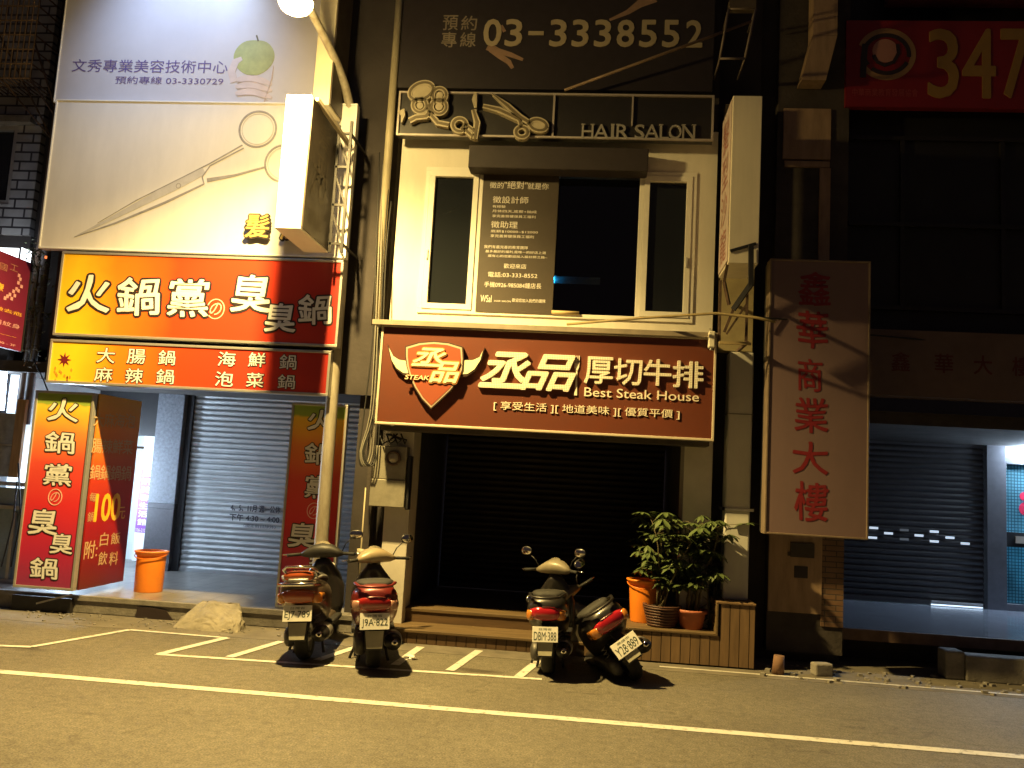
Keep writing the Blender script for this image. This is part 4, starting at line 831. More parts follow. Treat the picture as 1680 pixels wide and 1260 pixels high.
m = MB(); m.box((pxr0-.2, sY-.05, lz), (RBX1, sY+.2, 2.9), BLACK); c = P(1532, 694, sY-.1); m.build('lintel', rb)
m = MB(); m.box((c.x-.13, sY-.12, c.z-.1), (c.x+.13, sY-.055, c.z+.1), mat('beige_box', (.5, .42, .36), .5, var=.1)); one('junction_box', m, 'small beige junction box on the dark lintel above the right shutter', 'box', bevel=.01)
DALU = mat('brushed_door_frame', (.24, .24, .27), .35, .5, var=.2)
m = MB(); d0, d1 = P(1618, 850, sY-.05).x, P(1650, 850, sY-.05).x
m.box((d0, sY-.08, flz), (d1, sY+.05, lz-.002), DALU)
m.box((d1, sY-.08, zt1), (d1+1.5, sY+.05, zt1+.1), DALU); m.box((d1, sY-.08, flz), (d1+1.5, sY+.05, flz+.1), DALU); m.box((d1, sY-.07, P(1660, 897, sY).z), (d1+1.5, sY+.04, P(1660, 873, sY).z), DKMET); m.box((d1+1.3, sY-.08, flz), (d1+1.5, sY+.05, lz-.002), DALU); dr_ = m.build('glass_door', rb, bevel=.004)
WIRE = tiles('wired_glass', (.30, .66, .78), (.30, .67, .80), (.10, .22, .28), .045, .045, .006, .2, 'XZ', .1, 0)
nt = WIRE.node_tree; tl_ = nt.nodes.new('ShaderNodeBsdfTranslucent'); mx_ = nt.nodes.new('ShaderNodeMixShader'); mx_.inputs[0].default_value = .75
nt.links.new([l for l in nt.links if l.to_socket.name == 'Base Color'][0].from_socket, tl_.inputs[0]); nt.links.new(nt.nodes['Principled BSDF'].outputs[0], mx_.inputs[1]); nt.links.new(tl_.outputs[0], mx_.inputs[2]); nt.links.new(mx_.outputs[0], nt.nodes['Material Output'].inputs[0])
tube_lamp('fluorescent_or_added_tube', 'unseen bluish tube added behind the wired glass door at right to brighten it', (d1+.7, sY+.5, 2.0), (d1+.7, sY+.5, .8), 120)  # interior tube added to brighten the pane from behind
m = MB(); m.box((d1+.002, sY, flz+.1), (d1+1.3, sY+.01, zt1), WIRE); m.build('pane', dr_)
m = MB(); cz = P(1675, 830, sY-.02); RST = mat('red_sticker', (.5, .02, .06), .4, var=0); m.prism(circ(cz.x+.08, cz.z+.14, .09, .07, 18)[:-1], sY-.006, sY-.001, RST); m.prism(circ(cz.x+.08, cz.z-.04, .10, .10, 18)[:-1], sY-.006, sY-.001, RST); zc = P(1665, 885, sY).z; m.box((d1+.12, sY-.09, zc-.05), (d1+.4, sY-.07, zc+.05), mat('beige_plate', (.5, .42, .34), .5)); m.build('sticker', dr_)
m = MB(); vs = shutter(d1+.0, d1+1.5, sY-.02, zt1+.11, lz-.004, WGLOW, .075, 'shutter_housing', rb)
tube_lamp('fluorescent_or_added_tube', 'glaring cold white tube above the right hand glass door', (d1+.22, sY-.2, tz), (d1+1.2, sY-.2, tz), 170, r=.085)
tube_lamp('fluorescent_or_added_tube', 'added glowing strip in place of a reflection at the right shutter foot', (sx1-.75, sY-.06, flz+.018), (sx1-.04, sY-.06, flz+.018), 1.6, r=.010, hood=.03)  # glowing strip stands in for a bright reflection, no lamp here
# vertical building name sign
Yn = 9.3
vs_, rv = signboard('name_sign', 'tall pale pink vertical sign with red building name on the right pillar', (1264, 424), (1424, 886), Yn, .3, mat('pale_pink_sign_face', (.185, .122, .122), .5, var=.14, scale=2, stretch=(1, 1, .5)), .02, mat('worn_sign_edge', (.24, .18, .13), .5, .2, var=.3))
m = MB(); RDL = mat('red_letter', (.20, .012, .018), .5, var=.2, scale=9)
for c, tl, br in (('鑫', (1310, 444), (1362, 503)), ('華', (1308, 509), (1358, 572)), ('商', (1308, 587), (1348, 643)), ('業', (1303, 651), (1358, 711)), ('大', (1300, 722), (1358, 781)), ('樓', (1303, 789), (1358, 857))): m.g(c, tl, br, Yn, RDL, bold=.03, warp=.02)
m.build('lettering', vs_)
m = MB(); 
for zz in (rv[2]+.4, rv[3]-.4): m.bar((rv[0]+.3, Yn+.3, zz), (rv[0]+.3, Yd, zz), .05, RUST)
m.build('bracket', vs_)
# red 347 billboard
Yx = 10.0
x0 = P(1388, 100, Yx).x; z1 = P(1500, 34, Yx).z; z0 = P(1500, 176, Yx).z
r3 = thing('red_billboard', 'dark red billboard with large ochre digits and a round black logo', 'billboard', (x0, Yx, z0))
m = MB(); RED = mat('red_vinyl', (.22, .008, .011), .5, var=.18, scale=2); m.box((x0, Yx, z0), (x0+3.4, Yx+.1, z1), RED); m.build('panel', r3)
m = MB(); OC = mat('ochre_digit', (.33, .19, .045), .5, var=.12)
for c, xa_, xb_2 in (('3', 1522, 1573), ('4', 1578, 1634), ('7', 1641, 1692)): m.g(c, (xa_, 47.5), (xb_2, 162), Yx, OC, bold=.03, depth=.01)
m.g('中華商業教育發展協會', (1398, 145), (1506, 159), Yx, mat('dull_pink_letter', (.34, .06, .06), .5, var=0)); m.build('lettering', r3)
m = MB(); c = P(1454, 89, Yx); k = (P(1455, 89, Yx)-c).length; CRO = mat('ochre_ring', (.34, .20, .09), .5, var=.1); PKD = mat('dusty_pink_disc', (.42, .20, .16), .5, var=.1)
m.strip(circ(c.x, c.z, 44*k, 42*k, 40, -150, 160), 9*k, Yx-.004, Yx, CRO); m.strip(circ(c.x, c.z, 37*k, 34*k, 40, -8, 215), 7*k, Yx-.006, Yx, LETK); m.strip(circ(c.x, c.z, 37*k, 34*k, 30, -130, -25), 7*k, Yx-.006, Yx, LETK)
m.strip([(c.x-35*k, c.z+18*k), (c.x-37*k, c.z-10*k), (c.x-38*k, c.z-42*k)], 10*k, Yx-.0065, Yx, LETK)
m.prism([(c.x-2*k+21*k*math.cos(R(t)), c.z+6*k+21*k*math.sin(R(t))) for t in range(0, 360, 15)], Yx-.005, Yx, PKD)
m.strip([(c.x+18*k, c.z+18*k), (c.x+20*k, c.z+2*k), (c.x+12*k, c.z-14*k), (c.x-3*k, c.z-20*k), (c.x-15*k, c.z-14*k), (c.x-21*k, c.z-2*k)], 6*k, Yx-.0075, Yx, LETK); m.build('logo', r3)
m = MB(); m.box((x0+.5, Yx-.02, z1+.28), (x0+5, Yx+.2, z1+1.4), mat('dark_maroon_board', (.07, .012, .03), .5)); one('maroon_board', m, 'dark maroon board high above the red number billboard', 'board')
# debris and small blocks
c = G(1276, 1106); m = MB(); m.tube([(c.x, c.y, 0), (c.x+.01, c.y, .19)], [.065, .055], mat('stump_wood', (.22, .12, .07), .8, var=.4), 12); one('wooden_stump', m, 'short brown wooden stump standing at the road edge by plinth', 'stump')
c = G(1350, 1110); m = MB(); m.obox((c.x, c.y+.05, .065), (.20, .13, .13), Matrix.Rotation(.25, 3, 'Z'), CONC); one('concrete_block', m, 'small pale concrete block at the road edge below the pink sign', 'block', bevel=.018)
c = G(1572, 1118); m = MB(); m.box((c.x-.1, c.y+.06, 0), (c.x+.1, c.y+.3, .3), CONC); one('concrete_block', m, 'squat upright concrete block ending the kerb slab at right', 'block', bevel=.02)
c2 = G(1596, 1122); m = MB(); m.box((c2.x-.02, c2.y+.1, 0), (c2.x+3.5, c2.y+.32, .27), CONC); one('kerb_slab', m, 'long low concrete slab along the gutter at lower right', 'slab', bevel=.015)
m = MB()
for i in range(110):
    x = random.uniform(P(1240, 1090, 9.6).x, 5.2); y = random.uniform(9.15, 9.9); s = random.uniform(.006, .03)*(1.6 if random.random() < .06 else 1)
    m.obox((x, y, .002+s*.4), (s*2, s*1.5, s), Matrix.Rotation(random.uniform(0, 6), 3, 'Z'), CONC)
for i in range(120):
    x = random.uniform(-6.5, -3); y = random.uniform(9.2, 9.75); s = random.uniform(.005, .018); m.obox((x, y, .002+s*.4), (s*2, s*1.5, s), Matrix.Rotation(random.uniform(0, 6), 3, 'Z'), CONC)
tag(m.build('gutter_rubble', kind='stuff'), 'loose pale grit and rubble along the gutter', 'rubble')
# crumpled paper
c = G(673, 1081); m = MB()
for i in range(5): m.obox((c.x+random.uniform(-.05, .05), c.y+random.uniform(-.03, .03), .018), (.07, .05, .004), Matrix.Rotation(random.uniform(-.6, .6), 3, 'X') @ Matrix.Rotation(random.uniform(0, 3), 3, 'Z'), mat('litter_paper', (.7, .68, .62), .7, var=0))
one('crumpled_paper', m, 'scrap of crumpled white litter on the parking bay line', 'litter')

# ================================================================== FAR LEFT
lb = thing('tiled_building', 'white tiled building at far left with barred upstairs window', 'building', (-9, 10.4, 0))
WT = tiles('white_wall_tiles', (.46, .45, .44), (.38, .37, .37), (.05, .045, .05), .30, .13, .014, .35)
Yl = 10.4; lxe = P(96, 250, Yl).x; zo0 = P(20, 385, Yl).z
wxa, wxb = P(-60, 250, Yl).x, P(22, 270, Yl).x; wz0, wz1 = P(10, 335, Yl).z, P(10, 205, Yl).z
m = MB(); m.box((-16, Yl, zo0), (wxa, Yl+.2, 11), WT); m.box((wxb, Yl, zo0), (P(58, 300, Yl).x, Yl+.2, 11), WT); m.box((wxa, Yl, zo0), (wxb, Yl+.2, wz0), WT); m.box((wxa, Yl, wz1), (wxb, Yl+.2, 11), WT)
m.box((P(58, 300, Yl).x, Yl+.1, 3.2), (-6.76, Yl+.3, 11), DARKW); m.box((-16, Yl+.05, 3.2), (P(58, 300, Yl).x, Yl+.25, zo0), DARKW); m.box((-16, 13.0, 0), (-7.72, 13.2, 11), DARKW); m.box((-16, Yl+.25, 3.2), (-7.72, 13, 3.35), SOOT); m.box((-7.82, Yl+.25, 0), (-7.72, 13, 3.2), DARKW); m.build('wall', lb)
m = MB(); m.box((wxa, Yl+.1, wz0), (wxb, Yl+.12, wz1), GLASS); frame_rect(m, wxa, wxb, wz0, wz1, .06, Yl+.02, Yl+.14, ALU); m.box((wxa, Yl-.12, wz1+.002), (wxb+.25, Yl-.002, wz1+.09), CONC); m.build('window', lb)
m = MB(); gx0, gx1 = P(-90, 200, Yl-.5).x, P(50, 120, Yl-.5).x; gz0, gz1 = P(0, 128, Yl-.5).z, P(0, -60, Yl-.5).z
for i in range(16): x = gx0+(gx1-gx0)*i/15; m.tube([(x, Yl-.5, gz0), (x, Yl-.5, gz1)], .009, RUST, 6); m.tube([(x, Yl-.5, gz0), (x, Yl-.01, gz0)], .009, RUST, 6)
for i in range(9): z = gz0+(gz1-gz0)*i/8; m.tube([(gx0, Yl-.5, z), (gx1, Yl-.5, z)], .010, RUST, 6); m.tube([(gx1, Yl-.5, z), (gx1, Yl-.01, z)], .010, RUST, 6)
for z, s_ in ((gz0, .4), (gz0+.5, .9)): m.tube([(gx1, Yl-.5, z), (gx1+.15, Yl-.01, z-s_)], .014, RUST, 6); m.tube([(gx1-.5, Yl-.5, z+.1), (gx1+.1, Yl-.05, z-s_-.25)], .012, RUST, 6)
m.build('window_grille', lb)
m = MB(); x = P(92, 250, 10.2).x; m.tube([(x, 10.25, 2.2), (x, 10.25, 10)], .055, mat('grimy_pipe', (.12, .10, .10), .6, var=.5)); one('drain_pipe', m, 'grimy dark drain pipe left of the white scissors billboard', 'pipe')
m = MB(); x = P(76, 250, 10.2).x; m.tube([(x, 10.3, 2.2), (x, 10.3, 10)], .04, mat('rust_pipe', (.16, .10, .07), .7, var=.5)); one('drain_pipe', m, 'thinner rusty drain pipe beside the white wall tiles', 'pipe')
# shop lights and signs
m = MB(); a = P(-80, 402, 9.9); b = P(33, 425, 9.9); m.box((a.x, 9.9, b.z), (b.x, 10.1, a.z), mat('lit_white_box', (.9, .95, 1), .5, var=0, emit=3.2, ecol=(.85, .92, 1))); 
lb2 = thing('light_box', 'glowing white light box at the left edge above the magenta sign', 'light box', tuple(b)); m.build('diffuser', lb2)
m = MB(); frame_rect(m, a.x, b.x, b.z, a.z, .015, 9.885, 9.9, ALU); m.build('frame', lb2)
Xm = P(53, 432, 9.75).x
mg = thing('hanging_sign', 'magenta hanging sign with yellow and white characters at far left', 'sign', (Xm, 9.6, P(30, 577, 9.75).z))
y0s, y1s = PX(-55, 480, Xm).y, 9.75; z0s, z1s = P(30, 577, 9.75).z, P(53, 432, 9.75).z
m = MB(); m.box((Xm-.05, y0s, z0s), (Xm, y1s, z1s), mat('magenta_vinyl', (.17, .015, .05), .4, var=.12)); m.build('panel', mg, bevel=.006)
m = MB(); fr4 = lambda u, w_, o_: (Xm+o_, u, w_); m.box((Xm+.001, y1s-.02, z0s), (Xm+.012, y1s, z1s), DKMET)
m.build('frame', mg)
m = MB()
def msd(c, x0, y0, x1, y1, mt, **k): a = PX(x0, y0, Xm); b = PX(x1, y1, Xm); m.glyph(c, a.y, b.y, b.z, a.z, 0, mt, frame=fr4, depth=.003, **k)
PKP = mat('pink_print', (.70, .35, .36), .45, var=.1); YLP = mat('sign_yellow', (.85, .45, .06), .45, var=0)
msd('工', 17, 432, 29, 447, mat('tan_frame_print', (.36, .16, .12), .5, var=0), bold=.02); msd('國', 0, 430, 11, 446, MC['tan_frame_print'], bold=.02)
msd('皺去疤', -10, 500, 35, 520, YLP, bold=.04); msd('眉紋身', -11, 521, 32, 541, PKP, bold=.03); msd('紋繡美容', -14, 544, 28, 554, YLP, bold=.02); msd('10:00 - 3F', -14, 556, 25, 569, PKP, bold=.02); msd('療', -8, 461, 5, 479, YLP, bold=.05)
for (x, y) in ((31, 452), (33, 458), (30, 464), (35, 470), (27, 474), (22, 478), (30, 477), (16, 483), (12, 486), (24, 485), (8, 489), (19, 490)): p = PX(x, y, Xm); m.box((Xm, p.y-.02, p.z-.02), (Xm+.003, p.y+.022, p.z+.02), PKP)
m.build('lettering', mg)
tube_lamp('fluorescent_or_added_tube', 'glaring bluish tube at the left edge under the magenta sign', tuple(P(3, 600, 10.3)), tuple(P(-3, 672, 10.3)), 30, r=.07)
SB = mat('pale_blue_glass_poster', (.30, .38, .44), .25, var=.35, scale=5)
sf = thing('storefront', 'bluish shop window with posters and frames at far left', 'shop front', (-7.6, 10.3, pz))
xq = P(40, 800, 10.3).x; m = MB(); m.box((-12, 10.35, pz), (xq, 10.37, P(10, 800, 10.35).z), SB); m.build('pane', sf)
m = MB(); a = P(-60, 674, 10.2); b = P(25, 783, 10.2); m.box((a.x, 10.2, b.z), (b.x, 10.24, a.z), mat('poster_print', (.40, .42, .48), .4, var=.5, scale=7)); m.box((a.x, 10.195, (a.z+b.z)/2-.01), (b.x, 10.199, (a.z+b.z)/2+.01), ALU); m.build('poster_panel', sf)
m = MB(); frame_rect(m, -12, xq+.05, pz, P(10, 790, 10.33).z, .05, 10.3, 10.35, ALU); m.box((-12, 10.3, P(10, 835, 10.3).z), (xq, 10.34, P(10, 829, 10.3).z), ALU); x = P(16, 880, 10.3).x; m.box((x, 10.3, pz+.05), (x+.04, 10.34, P(10, 840, 10.3).z), ALU); m.build('frame', sf)
m = MB(); a = P(27, 730, 10.15); m.box((a.x-.06, 10.15, P(25, 783, 10.15).z), (a.x+.06, 10.2, P(30, 655, 10.15).z), mat('raw_timber', (.42, .26, .12), .6, var=.4, stretch=(4, 4, .5))); one('timber_post', m, 'short raw timber post beside the bluish shop posters', 'post')
m = MB(); 
for pts in (((28, 790), (22, 850), (10, 900), (2, 930)), ((30, 760), (34, 850), (18, 930)), ((55, 590), (72, 625), (80, 645))): m.tube([P(x, y, 10.0) for x, y in pts], .009, CABLE, 6)
one('cable_bundle', m, 'thin black cables drooping in front of the far left shop window', 'cables')
# dry vine / cable tangle in the gap
LEAF = mat('plant_leaf', (.095, .135, .045), .45, var=.45, scale=5, coat=.15); DRY = mat('dry_vine_leaf', (.20, .17, .10), .7, var=.4, scale=5)
def leaf(mb, p, d, L, w, mt, droop=.3):
    d = Vector(d).normalized(); up = Vector((0, 0, 1)); s_ = d.cross(up); s_ = s_.normalized() if s_.length > 1e-4 else Vector((1, 0, 0)); nn = s_.cross(d)
    p = Vector(p); pts = []
    for t, ww in ((0, .08), (.35, .8), (.65, 1), (1, .05)):
        c = p + d*L*t - up*droop*L*t*t
        pts.append((c - s_*w*ww*.5 + nn*.12*w, c - Vector((0, 0, 0)), c + s_*w*ww*.5 + nn*.12*w))
    vs = [q for row in pts for q in row]
    mb.add(vs, [f for i in range(3) for f in ((i*3, i*3+1, i*3+4, i*3+3), (i*3+1, i*3+2, i*3+5, i*3+4))], mt, True)
vn = thing('climbing_vine', 'ragged dry vine climbing the dark gap beside the yellow sign end', 'plant', tuple(P(62, 560, 10.05)))
m = MB(); mm = MB(); path = [P(50, 590, 10.05), P(60, 530, 10.05), P(55, 490, 10.0), P(62, 450, 10.05), P(52, 415, 10.0), P(75, 405, 10.0)]; mm.tube(path, .01, DRY, 6); mm.build('stem', vn)
for i in range(240):
    t = random.random()*4.99; k = int(t); p = path[k].lerp(path[k+1], t-k) + Vector((random.gauss(0, .10), random.gauss(0, .05), random.gauss(0, .06)))
    leaf(m, p, (random.gauss(0, 1), random.gauss(-.5, 1), random.gauss(0, .7)), random.uniform(.04, .09), random.uniform(.02, .045), DRY if random.random() < .7 else LEAF)
m.build('foliage', vn)
m = MB(); c = P(75, 424, 9.8); m.tube([c, c+Vector((.0, 0, .03))], .014, mat('lit_red_bulb', (1, .3, .1), .4, var=0, emit=1.5, ecol=(1, .22, .06)), 10); one('indicator_bulb', m, 'tiny orange glowing bulb in the dark gap by the fascia corner', 'light')

# ================================================================== BUCKETS, RAMP, DRAIN, POTS
def bucket(label, base, h, rt, rbm):
    t = thing('plastic_bucket', label, 'bucket', base, 'orange plastic buckets')
    mb = MB(); b = Vector(base); mb.lathe([(0, .012), (rbm, .0), (rbm+.004, .01), (rt-.012, h-.05), (rt-.012, h-.02), (rt-.02, h-.02), (rbm-.008, .02), (0, .02)], b, ORANGE, 36); mb.build('body', t)
    mb = MB(); mb.lathe([(rt-.014, h-.055), (rt+.006, h-.05), (rt+.012, h-.02), (rt+.022, h-.012), (rt+.022, h), (rt-.012, h+.002), (rt-.016, h-.02)], b, ORANGE, 36); mb.build('rim', t)
    mb = MB(); hp = [b+Vector((rt*1.06*math.cos(a_), -rt*1.06*abs(math.sin(a_))*1.0, h-.04-.05*math.sin(a_))) for a_ in [math.pi*i/16 for i in range(17)]]; mb.tube(hp, .006, mat('orange_handle', (.80, .22, .02), .4, var=.1), 6); mb.build('handle', t)
    return t
bc = G(243, 970, pz); bc.y = max(bc.y, platY+.25); bp = P(243, 970, bc.y)
hB = P(247, 903, bp.y).z - pz; rB = (P(272, 910, bp.y)-P(221, 905, bp.y)).length/2
bucket('orange plastic bucket on the hot pot arcade floor in front of the shutter', (bp.x, bp.y, pz), hB, rB-.02, rB*.80)
pl = pzl+.028
c = P(1056, 1000, 9.95); hB2 = P(1055, 950, 9.95).z-pl
bucket('orange plastic bucket behind the leaning scooter beside the plants', (c.x-.0, 9.95, pl), hB2, .185, .145)
# concrete ramp lump
rp = bmesh.new(); gx = lambda px, y: P(px, 1020, y).x
RPT = [(gx(284, 9.38), 9.38, 0), (gx(350, 9.30), 9.30, 0), (gx(388, 9.36), 9.36, 0), (gx(402, 9.6), 9.6, 0), (gx(290, 9.8), 9.82, 0), (gx(402, 9.8), 9.82, 0),
       (gx(326, 9.75), 9.80, .25), (gx(345, 9.7), 9.72, .27), (gx(388, 9.75), 9.80, .26), (gx(398, 9.6), 9.58, .17), (gx(378, 9.45), 9.44, .12), (gx(306, 9.6), 9.58, .10), (gx(340, 9.5), 9.50, .16)]
for p in RPT: rp.verts.new(p)
bmesh.ops.convex_hull(rp, input=rp.verts); bmesh.ops.triangulate(rp, faces=rp.faces)
cx_, cy_ = gx(345, 9.6), 9.6
for k_, amp in ((1, .022), (1, .014), (1, .008), (1, .004)):
    bmesh.ops.subdivide_edges(rp, edges=rp.edges, cuts=1, use_grid_fill=True)
    for v in rp.verts: v.co += Vector((random.uniform(-1, 1), random.uniform(-1, 1), random.uniform(-1, .6)))*amp
bmesh.ops.smooth_vert(rp, verts=rp.verts, factor=.35, use_axis_x=True, use_axis_y=True, use_axis_z=True)
for v in rp.verts: v.co -= Vector((cx_, cy_, 0)); v.co.z = max(v.co.z, -.02)
bmesh.ops.recalc_face_normals(rp, faces=rp.faces)
me = bpy.data.meshes.new('rubble_ramp'); rp.to_mesh(me); rp.free(); me.materials.append(mat('rough_concrete', (.30, .27, .21), .9, var=.4, scale=6, bump=.8, bscale=22))
for p in me.polygons: p.use_smooth = True
o = bpy.data.objects.new('concrete_ramp', me); COL.objects.link(o); o.location = (cx_, cy_, .0); tag(o, 'rough lump of poured concrete ramp against the arcade kerb', 'ramp')
m = MB(); a, b = P(225, 995, platY-.06), P(284, 1018, platY-.06); m.prism([(a.x, b.z), (a.x, a.z-.01), (a.x+.15, a.z), (b.x-.1, a.z-.02), (b.x, b.z)], platY-.062, platY-.052, LETK); m.build('drain_opening', kind='structure')
m = MB(); a, b = P(22, 975, platY-.1), P(115, 1015, platY-.1); m.box((a.x, platY-.12, b.z), (b.x, platY-.06, a.z), BLACK); m.bar(P(60, 990, platY-.14), P(118, 975, platY-.14), .02, STEEL); one('rubber_mat', m, 'dark flap lying under the foot of the corner sign', 'mat')

def schefflera(t, base, h, spread, n, seed):
    rnd = random.Random(seed); st = MB(); fo = MB(); base = Vector(base); tips = []
    for i in range(7):
        a = rnd.uniform(0, 6.28); r = rnd.uniform(.02, .07); p = [base+Vector((r*math.cos(a), r*math.sin(a), 0))]; dirn = Vector((rnd.gauss(0, .16), rnd.gauss(0, .12), 1)); nseg = 7
        for k in range(nseg): p.append(p[-1]+(dirn+Vector((rnd.gauss(0, .14), rnd.gauss(0, .12), 0))).normalized()*h*.92/nseg)
        st.tube(p, [.013-.0011*k for k in range(nseg+1)], mat('plant_stem', (.12, .10, .05), .7, var=.3), 6); tips += p[2:]
    for i in range(n):
        p0 = rnd.choice(tips); zrel = (p0.z-base.z)/h; a = rnd.uniform(0, 6.28); L = rnd.uniform(.06, 1)*spread*(.35+.65*zrel)
        p1 = p0 + Vector((math.cos(a)*L, math.sin(a)*L*.75, rnd.uniform(-.02, .14)*1.0)); st.tube([p0, (p0+p1)/2+Vector((0, 0, .025)), p1], .0035, MC['plant_stem'], 5, False)
        nl = rnd.randint(6, 9); sz = rnd.uniform(.10, .18); tilt = rnd.uniform(-.5, .2)
        for k in range(nl):
            b_ = 6.28*k/nl+rnd.uniform(-.2, .2); leaf(fo, p1, (math.cos(b_), math.sin(b_), tilt+.15*math.cos(b_-a)), sz*rnd.uniform(.8, 1.1), sz*.36, LEAF, rnd.uniform(.15, .5))
    st.build('stem', t); fo.build('foliage', t)
def pot(name, label, c, h, r, mt, ribs, plant):
    t = thing(name, label, 'potted plant', c, 'potted plants on the plinth'); b = Vector(c); prof = [(0, 0), (r*.72, 0)]
    if ribs:
        for i in range(7): z = h*(.04+.13*i); k = .74+.24*i/6; prof += [(r*k, z), (r*k+.016, z+h*.03), (r*k+.016, z+h*.09), (r*k, z+h*.12)]
        prof += [(r*1.06, h*.95), (r*1.06, h), (r*.9, h), (r*.86, h*.9)]
    else: prof += [(r*.92, h*.8), (r*.94, h*.82), (r*1.06, h*.83), (r*1.08, h), (r*.95, h), (r*.92, h*.88)]
    mb = MB(); mb.lathe(prof, b, mt, 32); mb.build('pot', t)
    mb = MB(); mb.lathe([(r*.9, h*.9), (r*.4, h*.915), (0, h*.92)], b, mat('potting_soil', (.05, .035, .025), .95, var=.5, scale=40, bump=.8), 24); mb.build('soil', t)
    plant(t, b+Vector((0, 0, h*.9))); return t
c = P(1085, 1036, 9.7); hp_ = P(1085, 992, 9.7).z-pl
pot('potted_plant', 'tall leafy umbrella plant in a ribbed brown pot', (c.x+.0, 9.72, pl), hp_, .20, mat('brown_ribbed_plastic', (.10, .045, .03), .5, var=.2), True, lambda t, b: schefflera(t, b, 1.02, .46, 74, 3))
c = P(1134, 1042, 9.65); hp_ = P(1134, 1000, 9.65).z-pl
pot('potted_plant', 'bushy umbrella plant in a terracotta red pot', (c.x, 9.70, pl), hp_, .165, TERRA, False, lambda t, b: schefflera(t, b, 1.0, .46, 72, 11))
c = P(1160, 1010, 9.95)
m = MB(); t = thing('shrub', 'low twiggy plant behind the terracotta pot against the white pillar', 'plant', (c.x+.02, 9.78, pl))
for i in range(90): leaf(m, (c.x+random.gauss(0, .08), 9.78+random.gauss(0, .05), pl+random.uniform(.05, .55)), (random.gauss(0, 1), random.gauss(0, 1), random.gauss(.3, .6)), random.uniform(.05, .12), .03, LEAF if random.random() < .5 else DRY)
m.build('foliage', t); m = MB()
for i in range(8): m.tube([(c.x+random.gauss(0, .03), 9.78, pl), (c.x+random.gauss(0, .1), 9.78+random.gauss(0, .05), pl+random.uniform(.3, .6))], .006, DRY, 5)
m.build('stem', t)

